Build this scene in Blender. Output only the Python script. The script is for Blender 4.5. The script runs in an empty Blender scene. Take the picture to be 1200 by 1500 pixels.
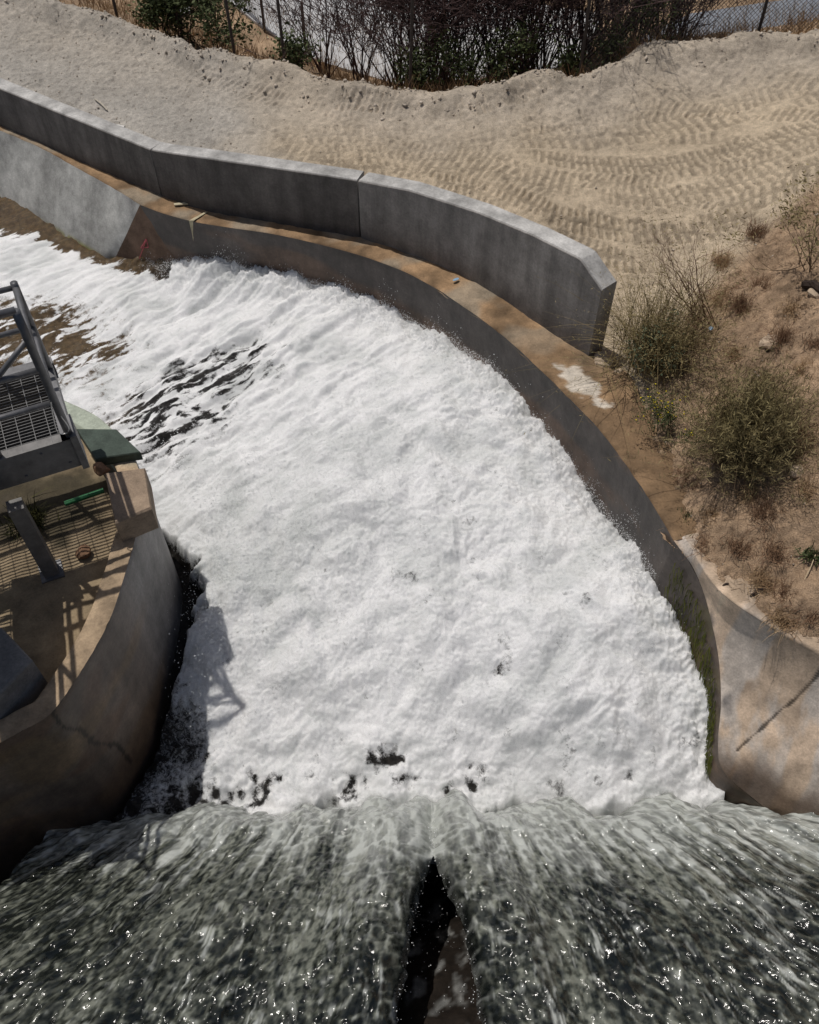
import bpy, math, random
import numpy as np
from mathutils import Vector
random.seed(7); rng = np.random.default_rng(11)
S = bpy.context.scene
COL = S.collection
rad = math.radians

# ------------------------------------------------------------------ camera
H, PITCH, VFOV = 7.5, 52.0, 59.0
cd = bpy.data.cameras.new('camera'); cam = bpy.data.objects.new('camera', cd); COL.objects.link(cam)
cam.location = (0, 0, H); cam.rotation_euler = (rad(90 - PITCH), 0, 0)
cd.sensor_fit = 'VERTICAL'; cd.angle = rad(VFOV); cd.clip_start = 0.05; cd.clip_end = 500
S.camera = cam
# ------------------------------------------------------------------ sky, sun, exposure
TO_SUN = Vector((-0.26, 0.24, 0.93)).normalized()
w = bpy.data.worlds.new('World'); S.world = w; w.use_nodes = True
nt = w.node_tree; bg = nt.nodes['Background']
sky = nt.nodes.new('ShaderNodeTexSky'); sky.sky_type = 'NISHITA'; sky.sun_disc = False; sky.dust_density = 3.5; sky.altitude = 200
sky.sun_elevation = math.asin(TO_SUN.z); sky.sun_rotation = math.atan2(TO_SUN.x, TO_SUN.y)
nt.links.new(sky.outputs[0], bg.inputs[0]); bg.inputs[1].default_value = 0.05
sl = bpy.data.lights.new('sun', 'SUN'); sl.energy = 2.75; sl.angle = rad(0.55); sl.color = (1.0, 0.955, 0.90)
so = bpy.data.objects.new('sun', sl); COL.objects.link(so); so.location = (-10, 7, 25)
so.rotation_euler = TO_SUN.to_track_quat('Z', 'Y').to_euler()
S.view_settings.view_transform = 'Standard'; S.view_settings.look = 'None'
S.view_settings.exposure = 0.0; S.view_settings.gamma = 1.0

# ------------------------------------------------------------------ helpers
_f = 750 / math.tan(rad(VFOV / 2)); _p = rad(PITCH)
_F = np.array([0, math.cos(_p), -math.sin(_p)]); _U = np.array([0, math.sin(_p), math.cos(_p)])
def P(px, py, z):
    """photo pixel + known height -> point in the place"""
    d = _F + np.array([1., 0, 0]) * (px - 600) / _f - _U * (py - 750) / _f
    return np.array([0, 0, H]) + d * ((z - H) / d[2])
def PX(pts): return np.array([P(*q) for q in pts])
def proj(Q):
    v = np.asarray(Q) - np.array([0, 0, H]); k = v @ _F
    return np.stack([600 + _f * v[..., 0] / k, 750 - _f * (v @ _U) / k], -1)

def hashv(ix, iy, s):
    h = (ix.astype(np.int64) * 374761393 + iy.astype(np.int64) * 668265263 + s * 1274126177) & 0xffffffff
    h = ((h ^ (h >> 13)) * 1274126177) & 0xffffffff
    h = ((h ^ (h >> 16)) * 2246822519) & 0xffffffff
    return (h ^ (h >> 15)) & 0xffff
_ga = np.arange(65536) * (2 * np.pi / 65536); _gc, _gs = np.cos(_ga), np.sin(_ga)
def perlin(x, y, s=0):
    x0 = np.floor(x); y0 = np.floor(y); fx = x - x0; fy = y - y0
    u = fx * fx * fx * (fx * (fx * 6 - 15) + 10); v = fy * fy * fy * (fy * (fy * 6 - 15) + 10)
    def g(dx, dy):
        a = hashv(x0 + dx, y0 + dy, s)
        return _gc[a] * (fx - dx) + _gs[a] * (fy - dy)
    a = g(0, 0); b = g(1, 0); c = g(0, 1); d = g(1, 1)
    return ((a + (b - a) * u) * (1 - v) + (c + (d - c) * u) * v) * 1.5
def fbm(x, y, s=0, o=4, l=2.03, g=0.5):
    r = 0; a = 1
    for i in range(o):
        r = r + a * perlin(x, y, s + i * 17); x = x * l; y = y * l; a *= g
    return r
def sstep(a, b, x):
    t = np.clip((x - a) / (b - a), 0, 1); return t * t * (3 - 2 * t)
class RBF:
    def __init__(s, pts, zs, k=1.0):
        s.p = np.asarray(pts, float)[:, :2]; n = len(s.p)
        d = np.linalg.norm(s.p[:, None] - s.p[None], axis=-1)
        A = np.zeros((n + 3, n + 3)); A[:n, :n] = np.sqrt(d * d + k * k)
        A[:n, n] = 1; A[:n, n + 1:] = s.p; A[n, :n] = 1; A[n + 1:, :n] = s.p.T
        s.w = np.linalg.solve(A, np.concatenate([np.asarray(zs, float), [0, 0, 0]])); s.k = k
    def __call__(s, x, y):
        r = s.w[-3] + s.w[-2] * x + s.w[-1] * y
        for i in range(len(s.p)):
            r = r + s.w[i] * np.sqrt((x - s.p[i, 0]) ** 2 + (y - s.p[i, 1]) ** 2 + s.k ** 2)
        return r
def cr(pts, n, tvals=None):
    """smooth curve through points, n samples, even by length"""
    p = np.asarray(pts, float); q = np.vstack([2 * p[0] - p[1], p, 2 * p[-1] - p[-2]])
    out = []
    for i in range(len(p) - 1):
        a, b, c, d = q[i:i + 4]; t = np.linspace(0, 1, 24, endpoint=False)[:, None]
        out.append(0.5 * (2 * b + (c - a) * t + (2 * a - 5 * b + 4 * c - d) * t * t + (3 * b - a - 3 * c + d) * t ** 3))
    o = np.vstack(out + [p[-1:]])
    L = np.concatenate([[0], np.cumsum(np.linalg.norm(np.diff(o, axis=0), axis=1))]); L /= L[-1]
    t = np.linspace(0, 1, n)
    return np.stack([np.interp(t, L, o[:, k]) for k in range(o.shape[1])], 1)
def lin(pts, n):
    p = np.asarray(pts, float); L = np.concatenate([[0], np.cumsum(np.linalg.norm(np.diff(p, axis=0), axis=1))]); L /= L[-1]
    t = np.linspace(0, 1, n); return np.stack([np.interp(t, L, p[:, k]) for k in range(p.shape[1])], 1)
def inpoly(x, y, poly):
    ins = np.zeros(x.shape, bool); n = len(poly)
    for i in range(n):
        x1, y1 = poly[i][:2]; x2, y2 = poly[(i + 1) % n][:2]
        if y1 == y2: continue
        c = ((y1 > y) != (y2 > y)) & (x < (x2 - x1) * (y - y1) / (y2 - y1) + x1); ins ^= c
    return ins
def polydist(x, y, pl):
    """distance to polyline, running length, signed side"""
    best = np.full(x.shape, 1e9); ss = np.zeros(x.shape); sd = np.zeros(x.shape); acc = 0
    for i in range(len(pl) - 1):
        ax, ay = pl[i][:2]; bx, by = pl[i + 1][:2]; dx, dy = bx - ax, by - ay; L2 = dx * dx + dy * dy + 1e-12; L = math.sqrt(L2)
        t = np.clip(((x - ax) * dx + (y - ay) * dy) / L2, 0, 1)
        ex = x - ax - t * dx; ey = y - ay - t * dy; d = np.hypot(ex, ey); m = d < best
        best = np.where(m, d, best); ss = np.where(m, acc + t * L, ss)
        sd = np.where(m, ((x - ax) * dy - (y - ay) * dx) / L, sd); acc += L
    return best, ss, sd

def setp(o, label=None, category=None, group=None, kind=None):
    cat = category
    if label: o['label'] = label
    if cat: o['category'] = cat
    if group: o['group'] = group
    if kind: o['kind'] = kind
    return o
def empty(name, loc, **k):
    o = bpy.data.objects.new(name, None); COL.objects.link(o); o.location = [float(v) for v in loc]
    o.empty_display_size = 0.1; return setp(o, **k)
def mobj(name, V, F, mat, parent=None, smooth=False, attrs=None, **k):
    V = np.asarray(V, np.float32); me = bpy.data.meshes.new(name)
    off = np.zeros(3)
    if parent is not None:
        off = np.array(parent.matrix_world.translation if parent.parent is None and False else world_loc(parent))
    else:
        off = V.mean(0).astype(float); off[2] = float(V[:, 2].min())
    V = V - off.astype(np.float32)
    if isinstance(F, np.ndarray):
        nf, c = F.shape
        me.vertices.add(len(V)); me.vertices.foreach_set('co', V.ravel())
        me.loops.add(nf * c); me.loops.foreach_set('vertex_index', F.astype(np.int32).ravel())
        me.polygons.add(nf); me.polygons.foreach_set('loop_start', np.arange(0, nf * c, c, dtype=np.int32))
        me.update(calc_edges=True)
    else:
        me.from_pydata(V.tolist(), [], F)
    if smooth: me.polygons.foreach_set('use_smooth', np.ones(len(me.polygons), bool))
    if attrs:
        for an, av in attrs.items():
            av = np.asarray(av, np.float32)
            if av.ndim == 1:
                me.attributes.new(an, 'FLOAT', 'POINT').data.foreach_set('value', av)
            else:
                c4 = np.ones((len(av), 4), np.float32); c4[:, :3] = av
                me.attributes.new(an, 'FLOAT_COLOR', 'POINT').data.foreach_set('color', c4.ravel())
    me.materials.append(mat); me.update(); me.validate()
    o = bpy.data.objects.new(name, me); COL.objects.link(o)
    if parent is not None: o.parent = parent
    else: o.location = off
    return setp(o, **k)
def world_loc(o):
    v = np.array(o.location)
    return v + (world_loc(o.parent) if o.parent else 0)
def gridF(nu, nv):
    i = np.arange(nu * nv).reshape(nu, nv)
    return np.stack([i[:-1, :-1], i[1:, :-1], i[1:, 1:], i[:-1, 1:]], -1).reshape(-1, 4)
def compact(V, F, attrs=None):
    u = np.unique(F); m = np.full(len(V), -1); m[u] = np.arange(len(u))
    a = {k: v[u] for k, v in attrs.items()} if attrs else None
    return V[u], m[F], a
def tubes(p0, p1, r0, r1, sides=4):
    """many tapered prisms in one go"""
    p0 = np.asarray(p0, float); p1 = np.asarray(p1, float); n = len(p0)
    r0 = np.broadcast_to(np.asarray(r0, float), (n,)); r1 = np.broadcast_to(np.asarray(r1, float), (n,))
    d = p1 - p0; d /= np.linalg.norm(d, axis=1, keepdims=True) + 1e-9
    ref = np.where(np.abs(d[:, 2:3]) > .9, np.array([[1., 0, 0]]), np.array([[0, 0, 1.]]))
    a = np.cross(d, ref); a /= np.linalg.norm(a, axis=1, keepdims=True); b = np.cross(d, a)
    ang = np.arange(sides) * 2 * np.pi / sides + .4
    c = a[:, None] * np.cos(ang)[None, :, None] + b[:, None] * np.sin(ang)[None, :, None]
    V = np.concatenate([p0[:, None] + c * r0[:, None, None], p1[:, None] + c * r1[:, None, None]], 1)
    j = np.arange(sides); k = (j + 1) % sides
    f = np.stack([j, k, k + sides, j + sides], -1)
    F = (f[None] + (np.arange(n) * 2 * sides)[:, None, None]).reshape(-1, 4)
    return V.reshape(-1, 3), F
def pipe(pts, r, sides=10):
    """one bent round pipe with closed ends"""
    p = np.asarray(pts, float); n = len(p); V = []
    t = np.gradient(p, axis=0); t /= np.linalg.norm(t, axis=1, keepdims=True)
    ref = np.array([0, 0, 1.]) if abs(t[0][2]) < .9 else np.array([0, 1., 0])
    for i in range(n):
        a = np.cross(t[i], ref); a /= np.linalg.norm(a); b = np.cross(t[i], a)
        for s in range(sides):
            q = 2 * np.pi * s / sides; V.append(p[i] + r * (a * math.cos(q) + b * math.sin(q)))
    F = [(i * sides + s, i * sides + (s + 1) % sides, (i + 1) * sides + (s + 1) % sides, (i + 1) * sides + s) for i in range(n - 1) for s in range(sides)]
    F += [tuple(range(sides))[::-1], tuple(range((n - 1) * sides, n * sides))]
    return np.array(V), F
def boxVF(o, ex, ey, ez):
    """box from a corner and three edge vectors"""
    o, ex, ey, ez = [np.asarray(v, float) for v in (o, ex, ey, ez)]
    V = [o, o + ex, o + ex + ey, o + ey, o + ez, o + ex + ez, o + ex + ey + ez, o + ey + ez]
    return np.array(V), [(3, 2, 1, 0), (4, 5, 6, 7), (0, 1, 5, 4), (1, 2, 6, 5), (2, 3, 7, 6), (3, 0, 4, 7)]
def join(parts):
    V = []; F = []; n = 0
    for v, f in parts:
        V.append(np.asarray(v)); F += [tuple(int(i) + n for i in q) for q in f]; n += len(v)
    return np.vstack(V), F
def octas(C, R, stretch=None):
    n = len(C); u = np.array([[1, 0, 0], [-1, 0, 0], [0, 1, 0], [0, -1, 0], [0, 0, 1], [0, 0, -1]], float)
    k = np.broadcast_to(u, (n, 6, 3)) * R[:, None, None]
    if stretch is not None: k = k * stretch[:, None, :]
    V = (C[:, None] + k).reshape(-1, 3)
    f = np.array([[0, 2, 4], [2, 1, 4], [1, 3, 4], [3, 0, 4], [2, 0, 5], [1, 2, 5], [3, 1, 5], [0, 3, 5]])
    return V, (f[None] + (np.arange(n) * 6)[:, None, None]).reshape(-1, 3)

# ------------------------------------------------------------------ materials
class M:
    def __init__(s, name, rough=0.8, spec=0.3):
        s.m = bpy.data.materials.new(name); s.m.use_nodes = True; s.t = s.m.node_tree
        s.b = s.t.nodes['Principled BSDF']; s.b.inputs['Roughness'].default_value = rough
        s.b.inputs['Specular IOR Level'].default_value = spec
    def n(s, t, **k):
        o = s.t.nodes.new(t)
        for a, v in k.items():
            if a in o.inputs.keys() if isinstance(a, str) else False: o.inputs[a].default_value = v
            else: setattr(o, a, v)
        return o
    def l(s, a, b): s.t.links.new(a, b)
    def noise(s, scale, detail=4, rough=0.6, vec=None, dist=0.0):
        o = s.t.nodes.new('ShaderNodeTexNoise'); o.inputs['Scale'].default_value = scale; o.inputs['Detail'].default_value = detail
        o.inputs['Roughness'].default_value = rough; o.inputs['Distortion'].default_value = dist
        if vec is None:
            g = s.t.nodes.new('ShaderNodeNewGeometry'); vec = g.outputs['Position']
        s.l(vec, o.inputs['Vector']); return o.outputs['Fac']
    def mapped(s, sc):
        g = s.t.nodes.new('ShaderNodeNewGeometry'); m = s.t.nodes.new('ShaderNodeMapping'); m.inputs['Scale'].default_value = sc
        s.l(g.outputs['Position'], m.inputs['Vector']); return m.outputs['Vector']
    def ramp(s, fac, stops):
        r = s.t.nodes.new('ShaderNodeValToRGB'); e = r.color_ramp.elements
        while len(e) < len(stops): e.new(0.5)
        for i, (p, c) in enumerate(stops):
            e[i].position = p; e[i].color = (*c, 1) if len(c) == 3 else c
        s.l(fac, r.inputs['Fac']); return r.outputs['Color']
    def attr(s, name, out='Color'):
        a = s.t.nodes.new('ShaderNodeAttribute'); a.attribute_name = name; return a.outputs[out]
    def mix(s, fac, a, b, mode='MIX'):
        x = s.t.nodes.new('ShaderNodeMix'); x.data_type = 'RGBA'; x.blend_type = mode
        for v, i in ((fac, 0), (a, 6), (b, 7)):
            if isinstance(v, (int, float)): x.inputs[i].default_value = v
            elif isinstance(v, tuple): x.inputs[i].default_value = (*v, 1)
            else: s.l(v, x.inputs[i])
        return x.outputs[2]
    def bump(s, h, strength=0.5, dist=0.02):
        b = s.t.nodes.new('ShaderNodeBump'); b.inputs['Strength'].default_value = strength; b.inputs['Distance'].default_value = dist
        s.l(h, b.inputs['Height']); s.l(b.outputs[0], s.b.inputs['Normal']); return b
    def color(s, c):
        if isinstance(c, tuple): s.b.inputs['Base Color'].default_value = (*c, 1)
        else: s.l(c, s.b.inputs['Base Color'])
        return s
def g3(v): return (v, v, v)

def vcol_mat(name, rough=.85, spec=.3, nscale=14, lo=.6, hi=1.35, bstr=.5, bdist=.015, streak=None, grain=.18):
    """procedural concrete / soil: per-point colour, fine mottling, grain and relief"""
    m = M(name, rough, spec); c = m.attr('col')
    f = m.ramp(m.noise(nscale, 8, .68), [(.3, g3(lo)), (.7, g3(hi))])
    c = m.mix(1.0, c, f, 'MULTIPLY')
    f2 = m.ramp(m.noise(nscale * 9, 4, .7), [(.3, g3(1 - grain)), (.7, g3(1 + grain))])
    c = m.mix(1.0, c, f2, 'MULTIPLY')
    if streak:
        s = m.ramp(m.noise(1.0, 5, .65, m.mapped(streak)), [(.32, g3(.62)), (.68, g3(1.22))])
        c = m.mix(1.0, c, s, 'MULTIPLY')
    m.color(c)
    m.bump(m.noise(nscale * 5, 6, .75), bstr, bdist)
    return m.m
CONC = vcol_mat('weathered_concrete', .85, .25, 5, .66, 1.3, .45, .01)
CONC_STREAK = vcol_mat('streaked_concrete', .85, .25, 4, .72, 1.25, .4, .008, (3.2, 3.2, .35))
WETC = vcol_mat('wet_stained_concrete', .5, .4, 3.2, .6, 1.35, .4, .01, (2.6, 2.6, .5))
SOIL = vcol_mat('dry_soil', .95, .1, 9, .74, 1.25, 1.0, .026, None, .36)

def simple(name, col, rough=.6, spec=.3, metal=0, var=.25, sc=20, bump=0.2):
    m = M(name, rough, spec); m.b.inputs['Metallic'].default_value = metal
    a = tuple(v * (1 - var) for v in col); b = tuple(min(1, v * (1 + var)) for v in col)
    m.color(m.ramp(m.noise(sc, 6, .65), [(.3, a), (.7, b)]))
    if bump: m.bump(m.noise(sc * 4, 4, .7), bump, .004)
    return m.m
STEEL = simple('galvanised_steel', (.15, .15, .155), .5, .5, .45, .3, 9, .12)
GRATE = simple('grating_steel', (.13, .13, .13), .5, .5, .5, .3, 30, .1)
STEEL_L = simple('galvanised_channel', (.17, .165, .16), .62, .4, .25, .35, 6, .2)
def tint_mat(name, a, b, rough=.7, trans=0.0):
    m = M(name, rough, .2); c = m.ramp(m.attr('tint', 'Fac'), [(0, a), (1, b)])
    c = m.mix(.45, c, m.ramp(m.noise(6, 3), [(.3, a), (.7, b)])); m.color(c)
    return m.m

# ------------------------------------------------------------------ outline of the channel (photo points on known heights)
zl = lambda px: -.6 * (1 - px / 860) if px < 860 else 0.0           # the bench falls gently down the channel
L3 = lambda pts: PX([(x, y, zl(x)) for x, y in pts])
APRON_TOP = L3([(-260, 92), (-120, 140), (0, 191), (60, 217), (120, 250), (170, 278), (205, 300)])
CREST = L3([(205, 300), (240, 313), (285, 325), (340, 334), (400, 343), (480, 361), (560, 385), (620, 412), (680, 450), (740, 495), (800, 550), (850, 600), (880, 632), (920, 685), (958, 742), (987, 792)])
LEDGE_OUT = L3([(-260, 82), (-120, 132), (0, 184), (50, 205), (110, 233), (237, 287), (300, 308), (400, 326), (528, 348), (600, 372), (680, 405), (740, 440), (800, 482), (862, 521), (900, 556), (935, 605), (965, 655), (988, 705), (1000, 750), (1003, 785)])
LW = 0.3
LEFT = PX([(20, 553, LW), (60, 570, LW), (95, 587, LW), (145, 612, LW), (182, 650, LW), (204, 690, LW), (207, 740, LW), (198, 790, LW), (182, 845, LW), (164, 900, LW), (142, 945, LW), (110, 997, LW), (75, 1045, LW), (30, 1072, LW), (0, 1088, LW), (-90, 1135, LW), (-200, 1190, LW)])
WING = [((987, 792, 0), (1003, 785, .02)), ((1013, 828, -.12), (1028, 830, .03)), ((1030, 866, -.27), (1050, 860, .05)), ((1043, 913, -.47), (1085, 890, .07)),
        ((1054, 973, -.74), (1130, 917, .1)), ((1056, 1035, -1.0), (1180, 944, .13)), ((1052, 1090, -1.22), (1260, 985, .16)),
        ((1060, 1130, -1.4), (1420, 1070, .2)), ((1110, 1175, -1.55), (1560, 1190, .2)), ((1200, 1245, -1.7), (1700, 1380, .2)), ((1300, 1400, -1.8), (1900, 1700, .2))]
RIDGE = PX([a for a, b in WING]); WTOP = PX([b for a, b in WING])

# ------------------------------------------------------------------ ground
gp = [(0, 108, .12), (222, 200, .22), (508, 243, .42), (700, 280, .5), (860, 350, .35), (930, 450, .14), (893, 505, -.02),
      (80, 0, .5), (300, 80, .45), (600, 135, .45), (850, 108, .7), (1080, 58, 1.0), (1200, 50, 1.1),
      (600, 200, .4), (900, 200, .6), (1150, 200, .9), (1050, 350, .5), (1200, 330, 1.0),
      (1000, 745, -.03), (1030, 830, .03), (1085, 890, .06), (1200, 955, .12), (1110, 780, .3), (1200, 800, .5), (1200, 600, .85), (1100, 600, .5), (1010, 590, .2), (1000, 480, .3),
      (905, 560, -.06), (938, 605, -.05), (968, 655, -.05), (1400, 600, 1.6), (1400, 300, 1.8), (1400, 50, 1.6), (1420, 1070, .2), (1560, 1190, .25), (-200, 0, .4), (-260, 75, -.1), (1700, 1380, .25), (1900, 1700, .3), (1900, 1000, 1.4)]
gq = PX(gp); GR = RBF(gq, [g[2] for g in gp], .5)
BERM = PX([(-420, -80, .5), (-150, -60, .5), (80, 0, .5), (190, 36, .48), (300, 80, .45), (430, 106, .45), (520, 130, .45), (600, 138, .45), (700, 130, .55), (850, 106, .7), (960, 75, .85), (1080, 56, 1.0), (1200, 50, 1.1), (1500, 40, 1.2)])
def berm_y(x): return np.interp(x, BERM[:, 0], BERM[:, 1])
_t = np.gradient(WTOP, axis=0)[:, :2]; _t /= np.linalg.norm(_t, axis=1, keepdims=True); WOUT = np.c_[-_t[:, 1], _t[:, 0], 0 * _t[:, 0]]
_off = np.zeros_like(LEDGE_OUT); tng = np.gradient(LEDGE_OUT, axis=0)[:, :2]; tng /= np.linalg.norm(tng, axis=1, keepdims=True)
_nrm = np.stack([-tng[:, 1], tng[:, 0]], 1)                          # away from the channel
soilbite = np.where(np.arange(len(LEDGE_OUT)) < 14, .12, -.2)
holeline = LEDGE_OUT[:, :2] + _nrm * soilbite[:, None]
HOLE = [(-40, holeline[0, 1] + 3)] + [tuple(v) for v in holeline] + [tuple(v[:2]) for v in (WTOP + WOUT * .06)[1:]] + [(WTOP[-1, 0], -9), (-40, -9)]
TRACKS = []
for k in range(17):
    f = (k * 5 % 17) / 16
    a = (470 + 60 * math.sin(k * 2.1), 178 + 56 * f); b = (720, 168 + 92 * f); c = (930, 128 + 205 * f ** 1.1 + 8 * math.sin(k * 1.7)); d = (1230, 88 + 245 * f)
    if k % 4 == 3: c = (930, c[1] - 40); d = (1230, d[1] + 30)
    TRACKS.append((cr(PX([(x, y, .55) for x, y in (a, b, c, d)])[:, :2], 22), .17 + .04 * (k % 3), k * 1.3))
for q, wd in ((((640, 262), (760, 300), (880, 352), (1010, 372)), .2), (((560, 232), (700, 262), (850, 318), (1100, 330)), .2), (((330, 118), (520, 160), (700, 160), (900, 120), (1060, 85)), .2), (((240, 92), (420, 140), (640, 155)), .17)):
    TRACKS.append((cr(PX([(x, y, .5) for x, y in q])[:, :2], 22), wd, wd * 9))

def dens(lo, hi, a, b, fine, coarse):
    v = [lo]
    while v[-1] < hi:
        x = v[-1]; d = 0 if a <= x <= b else (a - x if x < a else x - b)
        v.append(x + min(coarse, fine + d * .12))
    return np.array(v)
xs = dens(-60, 60, -8.2, 8.4, .0205, 3.0); ys = dens(-9, 90, 3.6, 17.5, .0205, 3.0)
X, Y = np.meshgrid(xs, ys, indexing='ij')
def ground_base(X, Y):
    Xc = np.clip(X, -12, 9); Yc = np.clip(Y, 0, 19)
    Z = GR(Xc, Yc); dw, _, _ = polydist(X, Y, WTOP[:, :2]) if X.size < 4e5 or True else (0, 0, 0); Z = Z - .07 * np.exp(-(dw / .16) ** 2)
    by = berm_y(X) + .22 * fbm(X * .9, X * 0 + 3, 5, 3)
    d = Y - by
    ridge = .17 * np.exp(-((d + .28) / .26) ** 2) * (1 + .5 * perlin(X * 1.7, Y * .3, 9))
    Z = Z + ridge
    fall = np.clip(d, 0, None)
    z_low = Z - .55 * fall - .10 * sstep(0, .4, d)
    k = sstep(2.2, 5.0, fall)
    Z = np.where(d > 0, np.maximum(z_low, -1.3) * (1 - k) + -1.3 * k, Z)
    return Z, d
Z, dB = ground_base(X, Y)
PXg = proj(np.stack([X, Y, Z], -1))
px, py = PXg[..., 0], PXg[..., 1]
bank = sstep(0, .55, X - np.interp(Y, [3, 5.5, 6.5, 7.4, 8.4, 9.6, 11, 14], [1.5, 1.7, 2.2, 2.4, 2.9, 4.0, 5.6, 9.])) * (1 - sstep(11.5, 13.5, Y))
warp = .5 * fbm(X * .5, Y * .5, 31, 3)
gravel = np.clip(1 - sstep(-2.9, -.9, X + warp * 1.4 + .12 * (Y - 12)) , 0, 1)
back = sstep(-2.2, -.6, dB + .4 * warp)
slope = (dB > 0).astype(float)
# relief: lumps, gravel grain and tyre treads
rel = .035 * fbm(X * 1.1, Y * 1.1, 2, 2) + .006 * fbm(X * 6, Y * 6, 3, 3)
rel += gravel * .016 * perlin(X * 19, Y * 19, 8) + .010 * (1 - gravel) * fbm(X * 11, Y * 11, 13, 2) + .006 * perlin(X * 14, Y * 14, 12)
rel += bank * (.08 * fbm(X * 2.3, Y * 2.3, 41, 5) + .05 * np.abs(perlin(X * 7, Y * 7, 43)) + .025 * np.abs(perlin(X * 17, Y * 17, 44)))
rel *= 1 - .8 * sstep(2, 4, dB)
rel += back * (dB < 2) * .028 * np.abs(fbm(X * 4, Y * 4, 61, 4))
tr = np.zeros_like(X); trm = np.zeros_like(X); seen = (dB < 0) & (X > -7) & (Y > 6.5) & (Y < 18)
ii = np.where(seen)
tx, ty = X[ii], Y[ii]; tv = np.zeros(len(tx)); tm = np.zeros(len(tx))
wob = .03 * perlin(tx * 3, ty * 3, 77)
for pl, hw, ph in TRACKS:
    box = (tx > pl[:, 0].min() - .5) & (tx < pl[:, 0].max() + .5) & (ty > pl[:, 1].min() - .5) & (ty < pl[:, 1].max() + .5)
    j = np.where(box)[0]
    d, s, sd = polydist(tx[j], ty[j], pl); d = d + wob[j]
    ins = 1 - sstep(hw * .85, hw * 1.1, d)
    u = (s + sd * (.25 if int(ph * 10) % 2 else -.2) + ph + .02 * wob[j] / .03) / (.105 + .022 * (int(ph * 10) % 3))
    lug = sstep(.22, .30, np.abs((u % 1) - .5)) * sstep(.01, .035, d)
    keep = sstep(-.45, .1, perlin(tx[j] * .8 + ph, ty[j] * .8, 5))
    h = ins * keep * (-.022 + .052 * lug * (.75 + .6 * perlin(tx[j] * 6, ty[j] * 6, 7))) + .014 * np.exp(-((d - hw * 1.15) / .04) ** 2) * keep
    tv[j] = np.where(ins * keep > .5, h, np.maximum(tv[j], h) if True else h); tm[j] = np.where(ins * keep > .5, ins * keep * (1 - lug), tm[j])
tr[ii] = tv; trm[ii] = tm
soft = 1 - bank
Z = Z + rel + tr * soft * (1 - .5 * gravel)
lumps = sstep(.25, .6, perlin(X * 5.5, Y * 5.5, 90)) * sstep(.1, .5, perlin(X * .9, Y * .9, 91))
Z += .035 * lumps * (1 - gravel * .4) * (dB < 0)
def L(a): return np.array(a)[None, None]
sand = L([.55, .45, .325]); grav = L([.42, .39, .345]); bankc = L([.39, .275, .18]); backc = L([.47, .405, .325]); drys = L([.36, .255, .165])
t3 = lambda m: m[..., None]
C = sand * (1 + .16 * t3(fbm(X * .7, Y * .7, 21, 4))) * np.ones(X.shape + (1,))
C = C * (1 - .36 * t3(trm * (1 - .5 * gravel)))
C = C + (grav * (1 + .15 * t3(fbm(X * 1.3, Y * 1.3, 22, 4))) - C) * t3(gravel)
C = C + (backc * (1 + .2 * t3(fbm(X * 2, Y * 2, 23, 4))) - C) * t3(back * (1 - .6 * gravel))
hill = sstep(3.2, 5.5, X) * sstep(13, 10.5, Y) if False else np.zeros_like(X)
C = C + (bankc * (1 + .34 * t3(fbm(X * 2.2, Y * 2.2, 24, 6, 2.03, .65))) - C) * t3(bank)
C = C + (drys * (1 + .3 * t3(fbm(X * 1.2, Y * 1.2, 25, 4))) - C) * t3(slope)
C = np.clip(C, .05, .8)
F = gridF(*X.shape)
cx = .25 * (X[:-1, :-1] + X[1:, :-1] + X[1:, 1:] + X[:-1, 1:]).ravel(); cy = .25 * (Y[:-1, :-1] + Y[1:, :-1] + Y[1:, 1:] + Y[:-1, 1:]).ravel()
F = F[~inpoly(cx, cy, HOLE)]
V, F, A = compact(np.stack([X, Y, Z], -1).reshape(-1, 3), F, {'col': C.reshape(-1, 3)})
mobj('ground', V, F, SOIL, smooth=True, attrs=A, kind='structure')
def gz(x, y):
    x = np.atleast_1d(np.asarray(x, float)); y = np.atleast_1d(np.asarray(y, float))
    return ground_base(x, y)[0] + .035 * fbm(x * 1.1, y * 1.1, 2, 4)
def onG(px, py):
    """photo pixel -> point on the soil"""
    z = .4
    for _ in range(12):
        q = P(px, py, z); z = .5 * z + .5 * float(gz(q[0], q[1])[0])
    return np.array([q[0], q[1], float(gz(q[0], q[1])[0])])

def tetras(C, R, st):
    u = np.array([[1, 1, 1], [-1, -1, 1], [-1, 1, -1], [1, -1, -1]], float) * .8
    V = (C[:, None] + u[None] * R[:, None, None] * st[:, None, :]).reshape(-1, 3)
    f = np.array([[0, 2, 1], [0, 1, 3], [0, 3, 2], [1, 2, 3]])
    return V, (f[None] + (np.arange(len(C)) * 4)[:, None, None]).reshape(-1, 3)
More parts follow.
